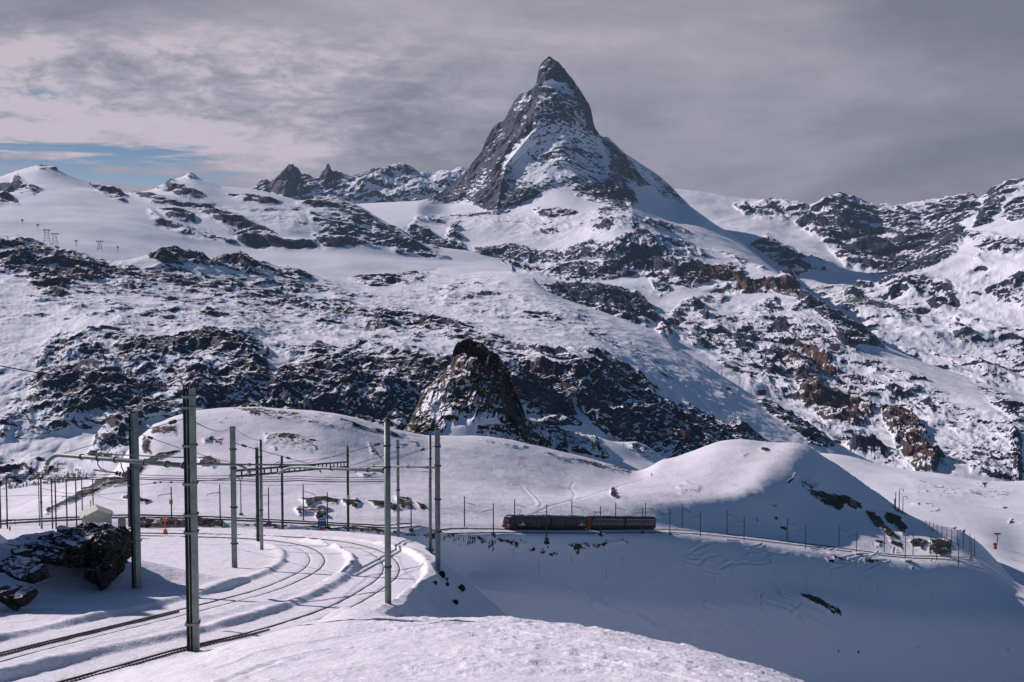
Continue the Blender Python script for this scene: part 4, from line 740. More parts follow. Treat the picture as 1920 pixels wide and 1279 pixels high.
M_roof = pmat('pale_sheet_roof', (0.42, 0.44, 0.38), 0.6, 0, 0.12, 4)
M_glass = pmat('dark_glass', (0.045, 0.058, 0.075), 0.2, 0, 0.2, 1, 0, 0.6)
M_orange = pmat('orange_paint', (0.62, 0.11, 0.04), 0.6)
M_red = pmat('red_paint', (0.42, 0.03, 0.025), 0.6)
M_yellow = pmat('yellow_paint', (0.55, 0.45, 0.03), 0.6)
M_blue = pmat('blue_paint', (0.03, 0.10, 0.22), 0.5)
M_white = pmat('white_paint', (0.62, 0.60, 0.60), 0.6)
M_wood = pmat('dark_timber', (0.045, 0.032, 0.026), 0.85, 0, 0.4, 2)
M_trred = pmat('train_red', (0.085, 0.016, 0.013), 0.4, 0.0, 0.2, 1.0)
M_trdark = pmat('train_dark', (0.022, 0.016, 0.017), 0.5)
M_trroof = pmat('train_grey_roof', (0.10, 0.11, 0.13), 0.5)
M_cloth = pmat('dark_clothing', (0.015, 0.016, 0.025), 0.9)

class MB:
    def __init__(s): s.v = []; s.f = []
    def box(s, c, size, R=None):
        b = len(s.v); R = R or Matrix.Identity(3); c = Vector(c)
        for dx in (-1, 1):
            for dy in (-1, 1):
                for dz in (-1, 1): s.v.append(c+R @ Vector((dx*size[0]/2, dy*size[1]/2, dz*size[2]/2)))
        for q in ((0, 1, 3, 2), (4, 6, 7, 5), (0, 4, 5, 1), (2, 3, 7, 6), (0, 2, 6, 4), (1, 5, 7, 3)): s.f.append([b+i for i in q])
        return s
    def tube(s, pts, r, n=6, r2=None, cap=True):
        pts = [Vector(p) for p in pts]; m = len(pts); b = len(s.v); up = Vector((0, 0, 1)); pu = None
        for i, p in enumerate(pts):
            d = (pts[min(i+1, m-1)]-pts[max(i-1, 0)]).normalized()
            u = d.cross(up)
            if u.length < 1e-3: u = d.cross(Vector((0, 1, 0)))
            u.normalize()
            if pu is not None and u.dot(pu) < 0: u = -u
            pu = u; w_ = d.cross(u); rr = r if r2 is None else r+(r2-r)*i/(m-1)
            for k in range(n):
                a = 2*math.pi*k/n; s.v.append(p+u*math.cos(a)*rr+w_*math.sin(a)*rr)
        for i in range(m-1):
            for k in range(n): s.f.append([b+i*n+k, b+i*n+(k+1) % n, b+(i+1)*n+(k+1) % n, b+(i+1)*n+k])
        if cap: s.f.append([b+k for k in range(n)][::-1]); s.f.append([b+(m-1)*n+k for k in range(n)])
        return s
    def poly(s, pts): b = len(s.v); s.v += [Vector(p) for p in pts]; s.f.append(list(range(b, b+len(pts)))); return s
    def prism(s, prof, x0, x1, axis=0):
        """profile in the two other axes, extruded along axis"""
        b = len(s.v); n = len(prof)
        for x in (x0, x1):
            for p in prof:
                s.v.append(Vector((x, p[0], p[1])) if axis == 0 else (Vector((p[0], x, p[1])) if axis == 1 else Vector((p[0], p[1], x))))
        for k in range(n): s.f.append([b+k, b+(k+1) % n, b+n+(k+1) % n, b+n+k])
        s.f.append([b+k for k in range(n)][::-1]); s.f.append([b+n+k for k in range(n)]); return s
    def mesh(s, name, mat, smooth=False):
        me = bpy.data.meshes.new(name); me.from_pydata([tuple(v) for v in s.v], [], s.f); me.materials.append(mat)
        if smooth:
            for p in me.polygons: p.use_smooth = True
        return me
    def build(s, name, mat, parent=None, smooth=False):
        o = bpy.data.objects.new(name, s.mesh(name, mat, smooth)); COL.objects.link(o)
        if parent is not None: o.parent = parent
        return o
def thing(name, label, cat, loc=(0, 0, 0), rz=0.0, group=None):
    o = bpy.data.objects.new(name, None); COL.objects.link(o); o.empty_display_size = 0.3
    o.location = loc; o.rotation_euler = (0, 0, rz); o['label'] = label; o['category'] = cat
    if group: o['group'] = group
    return o
def tag(o, label, cat, group=None):
    o['label'] = label; o['category'] = cat
    if group: o['group'] = group
    return o
ORD = ['first', 'second', 'third', 'fourth', 'fifth', 'sixth', 'seventh', 'eighth', 'ninth', 'tenth', 'eleventh', 'twelfth', 'thirteenth', 'fourteenth', 'fifteenth', 'sixteenth', 'seventeenth', 'eighteenth', 'nineteenth', 'twentieth']

# ------------------------------------------------------------------ railway tracks
def resample(P, step):
    P = np.array(P); d = np.concatenate([[0], np.cumsum(np.linalg.norm(np.diff(P, axis=0), axis=1))])
    n = int(d[-1]/step); q = np.linspace(0, d[-1], n+1); return np.stack([np.interp(q, d, P[:, i]) for i in range(P.shape[1])], -1)
def track(name, label, P, lift, gauge, rail_h, rack=True, mat=M_rail, zfun=None, gap=None, step=1.0, teeth=None, wd=0.05):
    Q = resample(P, step); t = np.gradient(Q, axis=0); t /= np.linalg.norm(t, axis=1, keepdims=True); nrm = np.stack([t[:, 1], -t[:, 0]], -1)
    root = thing(name, label, 'railway track', (float(Q[len(Q)//2][0]), float(Q[len(Q)//2][1]), zfun(*Q[len(Q)//2][:2])))
    inv = root.location.copy()
    def ribbon(off, wd, h, nm, zup=0.0):
        m = MB(); n = len(Q)
        for i in range(n):
            x, y = Q[i][0]+nrm[i][0]*off, Q[i][1]+nrm[i][1]*off; z0 = zfun(Q[i][0], Q[i][1])+lift+zup
            for s_, zz_ in ((-1, 0), (1, 0), (1, h), (-1, h)): m.v.append(Vector((x+nrm[i][0]*s_*wd/2, y+nrm[i][1]*s_*wd/2, z0+zz_-0.0))-inv)
        for i in range(n-1):
            for k in range(4): m.f.append([i*4+k, i*4+(k+1) % 4, (i+1)*4+(k+1) % 4, (i+1)*4+k])
        m.f.append([3, 2, 1, 0]); m.f.append([(n-1)*4+k for k in range(4)])
        return m.build(nm, mat, root)
    ribbon(-gauge/2, wd, rail_h, 'rail'); ribbon(gauge/2, wd, rail_h, 'rail')
    if rack:
        if teeth:
            m = MB(); R_ = resample(P, 0.20); tt = np.gradient(R_, axis=0); last = None
            for i in range(len(R_)):
                x, y = R_[i][:2]
                if y > teeth: continue
                p_ = Vector((x, y, zfun(x, y)+lift+rail_h*0.5+0.045))-inv
                m.box(p_, (0.10, 0.07, rail_h+0.06), Matrix.Rotation(math.atan2(tt[i][1], tt[i][0]), 3, 'Z'))
                if last is not None: m.tube([last-Vector((0, 0, 0.02)), p_-Vector((0, 0, 0.02))], 0.012, 4)
                last = p_
            m.build('rack', mat, root)
    return root
bed = lambda x, y: -6-0.172*y-0.10
track('railway_track', 'inner curved track with a toothed rack, passing below the dark rock outcrop', TA, -0.10, 1.0, 0.10, True, zfun=bed, teeth=52)
track('railway_track', 'outer curved track with a toothed rack, ending at the bottom edge beside the snow mound', TB, -0.10, 1.0, 0.10, True, zfun=bed, teeth=46)
def off_path(P, d):
    P = np.array(P); t = np.gradient(P[:, :2], axis=0); t /= np.linalg.norm(t, axis=1, keepdims=True)+1e-9
    Q = P.copy(); Q[:, 0] += t[:, 1]*d; Q[:, 1] -= t[:, 0]*d; return Q
LTF, LTB = off_path(LT, 2.2), off_path(LT, -2.2)
for P, nm in ((LTF, 'near-side track of the lower railway line curving round the right hill'), (LTB, 'far-side track of the lower railway line, carrying the red train')):
    track('railway_track', nm, P, 0.02, 1.0, 0.15, False, zfun=lambda x, y: gz(x, y), step=3.0, wd=0.13)

# ------------------------------------------------------------------ big masts on the terrace
def hsec(w_, dp, tf=0.035, tw=0.03):
    a, b = w_/2, dp/2
    return [(-a, -b), (a, -b), (a, -b+tf), (tw/2, -b+tf), (tw/2, b-tf), (a, b-tf), (a, b), (-a, b), (-a, b-tf), (-tw/2, b-tf), (-tw/2, -b+tf), (-a, -b+tf)]
def big_mast(px, py, tx, ty, D, wd, kind, mat, label, rot=0.0, bands=(), foot=True):
    base = W(px, py, D); top = W(tx, ty, D); h = top.z-base.z
    root = thing('catenary_mast', label, 'mast', base, rot, 'overhead-line masts on the snowy track terrace')
    if kind == 'H':
        MB().prism(hsec(wd*0.8, wd), -0.6, h, 2).build('pole', mat, root)
        MB().box((0, 0, h+0.01), (wd*0.95, wd*1.12, 0.03)).build('cap', M_dark, root)
    elif kind == 'U':   # two channels with a gap, pale flange towards the right
        MB().prism([(0.02, -wd/2), (wd*0.52, -wd/2), (wd*0.52, wd/2), (0.02, wd/2)], -0.6, h, 2).build('pole', mat, root)
        MB().prism([(-wd*0.45, -wd*0.42), (-wd*0.38, -wd*0.42), (-wd*0.38, wd*0.42), (-wd*0.45, wd*0.42)], -0.6, h, 2).build('flange', M_dark, root)
        MB().prism([(-wd*0.38, -0.015), (0.02, -0.015), (0.02, 0.015), (-wd*0.38, 0.015)], -0.6, h, 2).build('web', M_dark, root)
        MB().prism([(-wd*0.22, -wd*0.3), (-wd*0.14, -wd*0.3), (-wd*0.14, -0.015), (-wd*0.22, -0.015)], -0.6, h-0.1, 2).build('cable_duct', mat, root)
        m = MB()
        for k in range(5): m.tube([(wd*(-0.4+0.2*k), 0, h), (wd*(-0.4+0.2*k), 0, h+0.09)], 0.03, 6)
        m.build('cap', M_insul, root)
    else:
        MB().tube([(0, 0, -0.6), (0, 0, h)], wd/2, 16, wd*0.46).build('pole', mat, root, True)
        MB().tube([(0, 0, h), (0, 0, h+wd*0.35)], wd*0.44, 12, 0.03).build('cap', M_dark, root)
    for f in bands:
        z_ = h*f; m = MB()
        if kind == 'R': m.tube([(0, 0, z_-0.04), (0, 0, z_+0.04)], wd/2+0.025, 14)
        else: m.box((0.02, -wd*0.56, z_), (wd*1.15, 0.03, 0.08)).box((0.02, wd*0.56, z_), (wd*1.15, 0.03, 0.08)).box((-wd*0.56, 0, z_), (0.03, wd*1.1, 0.05)).box((wd*0.60, 0, z_), (0.03, wd*1.1, 0.05))
        m.build('clamp', M_galv if kind == 'U' else M_dark, root)
    if foot:
        MB().box((0, 0, 0.03), (wd*2.1, wd*2.1, 0.05)).build('base_plate', M_dark, root)
        for sx in (-1, 1):
            for sy in (-1, 1): MB().tube([(sx*wd*0.85, sy*wd*0.85, 0), (sx*wd*0.85, sy*wd*0.85, 0.22)], 0.028, 6).build('anchor_bolt', M_dark, root)
    return root, base, top
MST = {}
def bm(k, *a, **kw): MST[k] = big_mast(*a, **kw)
bm(1, 362, 1233, 357, 728, 40.7, 0.40, 'U', M_galv, 'tallest and nearest steel mast with a dark recess down its left side', rot=0.15, bands=(0.13, 0.47, 0.535, 0.65, 0.79, 0.93, 0.97), foot=False)
bm(2, 256, 1116, 249, 775, 60, 0.35, 'U', M_galv, 'thick steel mast rising just right of the dark rock outcrop', rot=-0.5, bands=(0.3, 0.7, 0.92), foot=False)
bm(3, 440, 1073, 436, 801, 75, 0.33, 'H', M_galv, 'dark H-beam mast standing alone on flat snow left of the inner curve', rot=0.5, bands=(0.2, 0.45, 0.72, 0.85))
bm(4, 491, 1043, 489, 826, 93, 0.27, 'R', M_galv, 'pale round mast, right one of the close pair inside the curve', bands=(0.4, 0.86))
bm(5, 484, 1022, 481, 840, 102, 0.28, 'H', M_dark, 'darker mast, left one of the close pair inside the curve', bands=(0.3, 0.9), foot=False)
bm(6, 530, 997, 530, 855, 130, 0.26, 'H', M_dark, 'thin dark mast behind the crest of the curve, right of the close pair', bands=(0.5,), foot=False)
bm(7, 653, 998, 653, 838, 127, 0.27, 'R', M_brown, 'brown mast with a white band, at the right end of the ladder-like gantry beam', bands=(0.9,), foot=False)
bm(8, 728, 1157, 729, 791, 53, 0.29, 'R', M_galv, 'thick round grey mast at the front right edge of the terrace', bands=(0.26, 0.77, 0.88))
bm(9, 747, 1011, 749, 826, 110, 0.29, 'H', M_galv, 'slim mast just right of the thick round grey mast', bands=(0.5, 0.93), foot=False)
bm(10, 807, 1033, 811, 816, 95, 0.25, 'R', M_galv, 'slim round mast, left one of the tall pair on the outer edge of the curve', bands=(0.8,))
bm(11, 821, 1078, 825, 804, 75, 0.32, 'H', M_galv, 'taller H-beam mast, right one of the tall pair on the outer edge of the curve', rot=0.3, bands=(0.3, 0.52, 0.75, 0.88))
bm(12, 243, 1003, 242, 876, 128, 0.24, 'H', M_dark, 'short dark mast half hidden behind the thick mast by the outcrop', foot=False)
# white sleeve on the brown mast
MB().tube([(0, 0, 3.55), (0, 0, 3.95)], 0.19, 12).build('white_band', M_white, MST[7][0])
# concrete plinths under the masts at the terrace edge
for (px, py, D, s_, lab) in ((740, 1163, 52.0, 0.5, 'dark concrete block at the foot of the thick round mast'), (822, 1090, 75, 0.75, 'tall concrete footing under the H-beam mast on the terrace rim'), (807, 1040, 95, 0.6, 'small concrete footing under the slim round mast on the terrace rim')):
    p = W(px, py, D); r_ = thing('mast_footing', lab, 'footing', p)
    MB().prism([(-s_*0.7, -s_*0.7), (s_*0.7, -s_*0.7), (s_*0.6, s_*0.7), (-s_*0.6, s_*0.7)], -s_*1.4, 0.0, 2).build('block', M_dark, r_); MB().box((0, 0, 0.05), (s_*1.6, s_*1.55, 0.09)).build('top_slab', M_conc, r_)

# left-hand yard masts
yard = [(2, 1012, 897, 3.4, 'nearest of the yard masts, cut by the left edge of the view'), (14, 990, 896, 3.0, 'yard mast beside the railing at the left edge'), (74, 981, 898, 1.8, 'thin yard mast touching a thicker one on its right'), (78.5, 999, 897, 4.4, 'thickest yard mast, left of the shed, grey and round'),
        (98.5, 991, 900, 2.8, 'yard mast, left one of the pair midway between thick mast and shed'), (105.5, 996, 897, 3.0, 'yard mast, right one of the pair midway between thick mast and shed'), (126, 993, 903, 2.8, 'yard mast standing a little left of the shed'), (144, 998, 897, 2.8, 'yard mast touching the left corner of the shed'),
        (155, 985, 896, 2.4, 'dark yard mast rising behind the left half of the shed roof'), (175.5, 985, 900, 2.4, 'yard mast rising behind the right half of the shed roof')]
for (px, py, ty, wpx, lab) in yard:
    D = 128 if py > 983 else 140
    b = W(px, py, D); h = W(px, ty, D).z-b.z; wd = wpx/F*D
    r_ = thing('yard_mast', lab+', snow yard', 'mast', b, 0, 'masts of the small yard at left')
    MB().tube([(0, 0, -1.5), (0, 0, h)], wd/2, 10, wd*0.42).build('pole', M_dark if wpx < 4 else M_galv, r_, True)
    MB().tube([(0, 0, h), (0, 0, h+0.12)], wd*0.55, 8, wd*0.3).build('cap', M_dark, r_)
    MB().tube([(0, 0, h*0.55), (0, 0, h*0.55+0.1)], wd*0.62, 8).build('clamp', M_dark, r_)

# ------------------------------------------------------------------ gantries and cantilever pipes
def pipe(name, label, pts, r, mat=M_galv, rings=(), curl=None):
    P = [W(*p) for p in pts]; c0 = P[0]; r_ = thing(name, label, 'cantilever', c0)
    m = MB(); m.tube([p-c0 for p in P], r, 10); m.build('pipe', mat, r_, True)
    m = MB(); L = P[0]; E_ = P[min(1, len(P)-1)]
    for f in rings:
        c = L.lerp(E_, f)-c0; d = (E_-L).normalized()*0.05; MB().tube([c-d, c+d], r+0.04, 8).build('clamp_ring', M_dark, r_)
    return r_
pipe('cantilever_arm', 'long thick pipe arm reaching left from the nearest mast, ending in a downward hook', [(357, 874, 40.7), (112, 853, 50), (104, 854, 50.2), (97, 858, 50.4), (91, 864, 50.6), (88, 871, 50.7)], 0.085, rings=(0.04, 0.15, 0.3, 0.52, 0.66, 0.8))
pipe('cantilever_arm', 'thin horizontal pipe arm from the outcrop mast, passing behind the nearest mast', [(255, 869, 60), (430, 871, 66), (447, 872, 66.4), (459, 877, 66.8), (466, 884, 67), (470, 889, 67)], 0.065, rings=(0.1, 0.5))
pipe('cantilever_arm', 'pipe arm from the lone H-beam mast, hooked down above the curve', [(437, 871, 75), (578, 872, 84), (590, 874, 84.5), (598, 879, 85), (602, 886, 85)], 0.06, rings=(0.2, 0.6))
pipe('cantilever_arm', 'pipe arm reaching left from the thick round mast, hooked at its tip', [(728, 883, 53), (562, 876, 62), (545, 877, 62.5), (532, 881, 63), (522, 888, 63.3)], 0.075, rings=(0.05, 0.2, 0.6))
pipe('cantilever_arm', 'pipe arm reaching left from the tall rim pair behind the thick round mast', [(824, 877, 75), (690, 873, 86), (678, 875, 86.6), (670, 880, 87), (666, 886, 87)], 0.06, rings=(0.15, 0.4, 0.9))
pipe('cantilever_arm', 'short pipe arm between the slim round mast and the tall rim pair', [(811, 885, 95), (750, 882, 100)], 0.035)
# ladder beam
def ladder_beam():
    a0, a1 = W(437, 883, 75), W(651, 866, 127); b0, b1 = W(437, 894, 75), W(651, 875, 127)
    r_ = thing('gantry_beam', 'dark ladder-like beam spanning from the lone H-beam mast to the brown mast', 'gantry', a0)
    MB().tube([a0-a0, a1-a0], 0.085, 6).build('upper_chord', M_dark, r_); MB().tube([b0-a0, b1-a0], 0.085, 6).build('lower_chord', M_dark, r_)
    m = MB()
    for i in range(1, 22):
        f = i/22; MB().tube([a0.lerp(a1, f)-a0, b0.lerp(b1, f)-a0], 0.06, 5).build('rung', M_dark, r_)
ladder_beam()
# street-lamp like twin-armed post by the lower line
p = hit(452, 966); D = p.y; h = W(452, 902, D).z-p.z
r_ = thing('signal_post', 'slim post splitting into two curved arms, left of the close mast pair', 'post', p)
MB().tube([(0, 0, -0.4), (0, 0, h)], 0.14, 8, 0.1).build('pole', M_dark, r_); MB().tube([(0, 0, h-0.1), (-0.5, 0, h+0.9), (-1.6, 0, h+1.5), (-2.6, 0, h+1.6)], 0.09, 6).build('arm', M_dark, r_)
MB().tube([(0, 0, h-0.1), (0.6, 0, h+1.2), (2.2, 0, h+2.2), (5.2, 0, h+2.9), (8, 0, h+3.1)], 0.09, 6).build('arm', M_dark, r_); MB().box((0, 0, 0.1), (0.8, 0.8, 0.5)).build('foot', M_dark, r_)

# ------------------------------------------------------------------ wires
def wire(label, pts, r=0.013, sag=0.0, name='overhead_wire', nodes=(), cat='wire'):
    P = [W(*p) if len(p) == 3 else p for p in pts]; out_ = []
    for i in range(len(P)-1):
        for k in range(10):
            f = k/10; q = P[i].lerp(P[i+1], f); q.z -= sag*4*f*(1-f); out_.append(q)
    out_.append(P[-1]); c0 = P[0]
    r_ = thing(name, label, cat, c0)
    MB().tube([q-c0 for q in out_], r, 5).build('cable', M_wire, r_)
    if nodes:
        for f in nodes:
            m = MB()
            i = int(f*(len(out_)-2)); a, b_ = out_[i]-c0, out_[i+1]-c0; d = (b_-a).normalized()
            for k in range(4): c = a+d*(k*0.12); m.tube([c-d*0.03, c+d*0.03], r+0.055, 8)
            m.build('insulator', M_insul, r_)
    return r_
wire('feeder cable running from the upper left edge to the top of the nearest mast', [(-220, 650, 34), (0, 686, 37), (355, 724, 40.7)], 0.018, 0.15, nodes=(0.97,))
wire('cable from the left edge to the top of the mast by the outcrop', [(-200, 760, 56), (0, 782, 57), (150, 790, 58.5), (249, 777, 60)], 0.016, 0.05)
wire('cable from the nearest mast to the top of the lone H-beam mast', [(366, 791, 40.7), (436, 800, 75)], 0.014, 0.3)
wire('cable from the lone H-beam mast to the pale round mast of the close pair', [(436, 800, 75), (489, 826, 93)], 0.016, 0.2)
wire('cable from the mast by the outcrop running down behind the nearest mast', [(258, 812, 60), (436, 868, 74)], 0.018, 0.1, nodes=(0.12,))
wire('stay rod from the nearest mast down to the hook of its long pipe arm', [(357, 782, 40.7), (115, 851, 50)], 0.014, 0.0, 'stay_rod', nodes=(0.2,), cat='rod')
wire('second cable lying along the top of the long pipe arm', [(352, 857, 40.6), (340, 858, 41), (180, 851, 47), (162, 851, 48)], 0.022, 0.0)
wire('stay rod from the lone H-beam mast down to its pipe arm', [(440, 831, 75), (576, 869, 84)], 0.022, 0.0, 'stay_rod', nodes=(0.12, 0.85), cat='rod')
wire('upper stay rod from the thick round mast down to its pipe arm', [(727, 828, 53), (576, 869, 62)], 0.015, 0.0, 'stay_rod', nodes=(0.12,), cat='rod')
wire('stay rod from the slim mast right of the thick round mast', [(748, 845, 110), (656, 874, 118)], 0.026, 0.0, 'stay_rod', cat='rod')
wire('stay rod from the taller rim mast down to its pipe arm', [(824, 834, 75), (690, 871, 86)], 0.020, 0.0, 'stay_rod', nodes=(0.1, 0.25), cat='rod')
wire('lower stay rod from the slim round rim mast', [(811, 840, 95), (698, 872, 100)], 0.020, 0.0, 'stay_rod', cat='rod')
wire('short stay rod from the dark mast right of the close pair', [(529, 862, 130), (508, 874, 120)], 0.03, 0.0, 'stay_rod', cat='rod')
wire('cable from the pale round mast to the brown mast', [(489, 870, 93), (520, 868, 100), (651, 852, 127)], 0.018, 0.1)
# curved droppers under the long arm
wire('loop of black cable hanging from the middle of the long pipe arm', [(182, 860, 46.6), (184, 872, 46.6), (189, 879, 46.6), (200, 883, 46.6)], 0.022, 0.0)
wire('long loop of black cable hanging from the long pipe arm beside the outcrop mast', [(226, 862, 45.6), (228, 876, 45.6), (233, 886, 45.6), (243, 892, 45.6)], 0.022, 0.0)
wire('short drooping steady arm under the long pipe arm', [(176, 881, 46.6), (213, 886, 46), (222, 888, 46)], 0.035, 0.0, 'steady_arm', nodes=(0.9,), cat='arm')
# contact and messenger wires over the curve
def above(P, i, h): return Vector((P[i][0], P[i][1], bed(P[i][0], P[i][1])+h))
for nm, P, h in (('contact wire over the inner curved track', TA, 5.3), ('messenger wire over the inner curved track', TA, 6.4), ('contact wire over the outer curved track', TB, 5.3), ('messenger wire over the outer curved track', TB, 6.4)):
    n = len(P); ids = [int(n*f) for f in (0.0, 0.22, 0.4, 0.52, 0.6, 0.68, 0.76, 0.86)]+[n-1]
    pts = [above(P, i, h) for i in ids]; q = pts[-1].copy(); q.x -= 40; q.y += 2; pts.append(q)
    wire(nm, pts, 0.014 if h < 6 else 0.016, 0.0 if h < 6 else 0.4, 'contact_wire' if h < 6 else 'messenger_wire')
for i, (y_, D, r0) in enumerate(((888, 118, 0.028), (892.5, 112, 0.03), (896, 104, 0.045))):
    wire(['highest', 'middle', 'lowest and thickest'][i]+' of the three level cables crossing the left yard', [(-260, y_-1, D), (0, y_, D), (243, y_+(1 if i == 2 else 1.5), D), (430, y_+4, D), (560, y_+5, D), (726, y_+6, D-2)], r0, 0.1, nodes=(0.62,) if i < 2 else ())
wire('faint cable running level across the hill behind the masts', [(380, 905, 140), (600, 908, 135), (745, 902, 110)], 0.022, 0.2)
wire('cable rising from the yard to the lone H-beam mast', [(195, 912, 110), (300, 904, 100), (428, 897, 76)], 0.026, 0.1, nodes=(0.5, 0.56, 0.66))
wire('cable crossing the yard mast tops', [(-200, 925, 150), (60, 928, 150), (240, 922, 140)], 0.025, 0.3)
wire('lower cable across the yard behind the shed', [(78, 915, 140), (175, 925, 140), (243, 938, 130)], 0.022, 0.3)
# pale insulated cross bar in the yard
p = W(117, 931, 128); r_ = thing('cross_bar', 'pale horizontal bar held between yard masts left of the shed', 'bar', p)
MB().tube([(0, 0, 0), (1.9, 0, 0.04)], 0.045, 8).build('bar', M_roof, r_); MB().tube([(0, 0, -0.05), (-0.05, 0, -0.2)], 0.03, 6).build('hook', M_dark, r_)

# ------------------------------------------------------------------ masts of the lower line
low_front = [(322, 981, 913), (413, 977, 909), (504, 981, 914), (614, 986, 923), (771, 998, 934), (925, 1003, 944), (1025, 1002, 946), (1126, 1002, 949), (1204, 999, 951), (1256, 995, 953), (1313, 999, 959), (1395, 1009, 968), (1510, 1029, 983), (1606, 1039, 995), (1697, 1049, 1008), (1756, 1052, 1013), (1797, 1051, 1013)]
low_back = [(569, 971, 908), (871, 987, 931), (965, 988, 936), (1072, 987, 939), (1154, 986, 942), (1210, 985, 943), (1279, 986, 947), (1363, 994, 956), (1476, 1009, 972), (1573, 1022, 985), (1658, 1031, 1001), (1712, 1034, 1001), (1745, 1034, 1004)]
far_m = [(1736, 986, 976), (1743, 992, 978), (1750, 997, 980), (1757, 1003, 983), (1766, 1010, 987), (1775, 1012, 988), (1784, 1018, 992), (1795, 1025, 995), (1806, 1029, 997), (1818, 1034, 999), (1821, 1047, 1012), (1827, 1044, 1008), (1771, 1030, 1005), (1747, 1000, 987)]
def low_mast(px, py, ty, Dv, side, label, group, foot):
    gp = hit(px, py) if Dv is None else Vector((ae(px, py)[0]*Dv, Dv, gz(ae(px, py)[0]*Dv, Dv)))
    D = gp.y; h = ae(px, ty)[1]*D-gp.z; wr = 0.16 if D < 420 else 0.17
    r_ = thing('catenary_mast', label, 'mast', gp, 0, group)
    MB().tube([(0, 0, -1.0), (0, 0, h)], wr, 8, wr*0.8).build('pole', M_dark, r_)
    if foot: MB().prism([(-0.55, -0.55), (0.55, -0.55), (0.55, 0.55), (-0.55, 0.55)], -1.2, 0.35, 2).build('foot', M_dark, r_)
    if side:
        s_ = side; MB().tube([(0, 0, h*0.80), (s_*1.2, -0.2*s_, h*0.78), (s_*2.6, -0.4*s_, h*0.74), (s_*3.0, -0.45*s_, h*0.70)], 0.07, 5).build('arm', M_dark, r_)
    return gp, h
FT, BT = [], []
def lt_depth(px, off):
    """distance of the lower line at a photo column"""
    q = LTF if off == 'f' else LTB
    X_ = 960+F*(q[:, 0]/q[:, 1])/(CP-q[:, 2]/q[:, 1]*SP); k = int(np.argmin(np.abs(X_[:int(len(q)*0.86)]-px))); return float(q[k][1])
for i, (px, py, ty) in enumerate(low_front):
    nl = sum(1 for p_ in low_front if p_[0] < 940)
    lab = ('slim dark mast on near side of lower line, %s left of train' % ORD[nl-1-i]) if px < 940 else (('slim dark mast in front of the train, %s from its left end' % ORD[i-nl]) if px < 1222 else ('slim dark mast on near side of lower line, %s right of train' % ORD[i-nl-3]))
    if px == 322: lab = 'slim dark mast with a small yellow sign, leftmost on the lower line'
    g, h = low_mast(px, py, ty, lt_depth(px, 'f')-3.2, -1, lab, 'masts along the lower railway line', px < 1260)
    FT.append(g+Vector((0, 0, h)))
    if px == 322:
        r_ = [o for o in COL.objects if o.get('label') == lab][0]; MB().box((0, -0.28, h*0.56), (0.75, 0.1, 1.1)).build('yellow_sign', M_yellow, r_); MB().box((0, -0.34, h*0.56), (0.5, 0.02, 0.12)).build('sign_stripe', M_dark, r_)
for i, (px, py, ty) in enumerate(low_back):
    nl = 2
    lab = ('slim dark mast on far side of lower line, %s left of train' % ORD[nl-1-i]) if i < nl else (('slim dark mast rising behind the train, %s from its left end' % ORD[i-nl]) if px < 1222 else ('slim dark mast on far side of lower line, %s right of train' % ORD[i-nl-4]))
    g, h = low_mast(px, py, ty, lt_depth(px, 'b')+3.4, 1, lab, 'masts along the lower railway line', False)
    BT.append(g+Vector((0, 0, h)))
for i, (px, py, ty) in enumerate(far_m):
    low_mast(px, py, ty, None, 0, 'small distant mast rounding the right hill, %s counting from upper left' % ORD[i], 'distant masts round the right hill', False)
for nm, L, k0 in (('near', FT, 0), ('far', BT, 0)):
    for j, dz in enumerate((-0.2, -2.3)):
        pts = [p_+Vector((0, 0, dz)) for p_ in L]
        if nm == 'far': pts = [pts[0]+Vector((-60, -30, 10))]+pts
        else: pts = [pts[0]+Vector((-40, -25, 9))]+pts
        wire('%s wire strung along the %s-side masts of the lower line' % (('upper', 'lower')[j], nm), pts, 0.05, 0.35 if j == 0 else 0.6)
for P, nm in ((LTF, 'near'), (LTB, 'far')):
    Q = P[::8]; wire('contact wire over the %s track of the lower line' % nm, [Vector((q[0], q[1], gz(q[0], q[1])+5.6)) for q in Q], 0.04, 0.0, 'contact_wire')
# concrete pedestals below two masts on the slope
for i, (px, py) in enumerate(((1608, 1041), (1700, 1052))):
    p = hit(px, py); r_ = thing('mast_pedestal', ('left' if i == 0 else 'right')+' one of two stone pedestals carrying slope masts below the lower line', 'pedestal', p, 0.2)
    MB().prism([(-1.3, -1.3), (1.3, -1.3), (1.15, 1.2), (-1.15, 1.2)], -3.0, 0.4, 2).build('block', M_conc, r_); MB().box((0, 0, 0.5), (2.9, 2.7, 0.28)).build('snow_cap', M_white, r_)
# lamp posts at the skyline of the right hill
for i, (px, py, ty, d_) in enumerate(((1679, 951, 923, 0), (1686, 944, 918, 1), (1693, 949, 932, 1))):
    D = 574; a, e = ae(px, py); b = Vector((a*D, D, gz(a*D, D))); h = ae(px, ty)[1]*D-b.z
    r_ = thing('lamp_post', ['plain dark double post', 'taller hooked lamp post', 'shorter hooked lamp post'][i]+' on the steep right edge of the snowy hill', 'lamp post', b)
    MB().tube([(0, 0, -1), (0, 0, h)], 0.24 if i != 1 else 0.3, 8, 0.15).build('pole', M_dark, r_)
    if d_: MB().tube([(0, 0, h), (0.6, 0, h+0.3), (1.8, 0, h+0.2), (1.9, 0, h-0.6)], 0.12, 6).build('lamp_arm', M_dark, r_); MB().box((1.9, 0, h-0.7), (0.5, 0.4, 0.3)).build('lamp_head', M_dark, r_)
    else: MB().tube([(-0.4, 0, -1), (-0.4, 0, h*0.62)], 0.25, 8).build('side_pole', M_dark, r_)
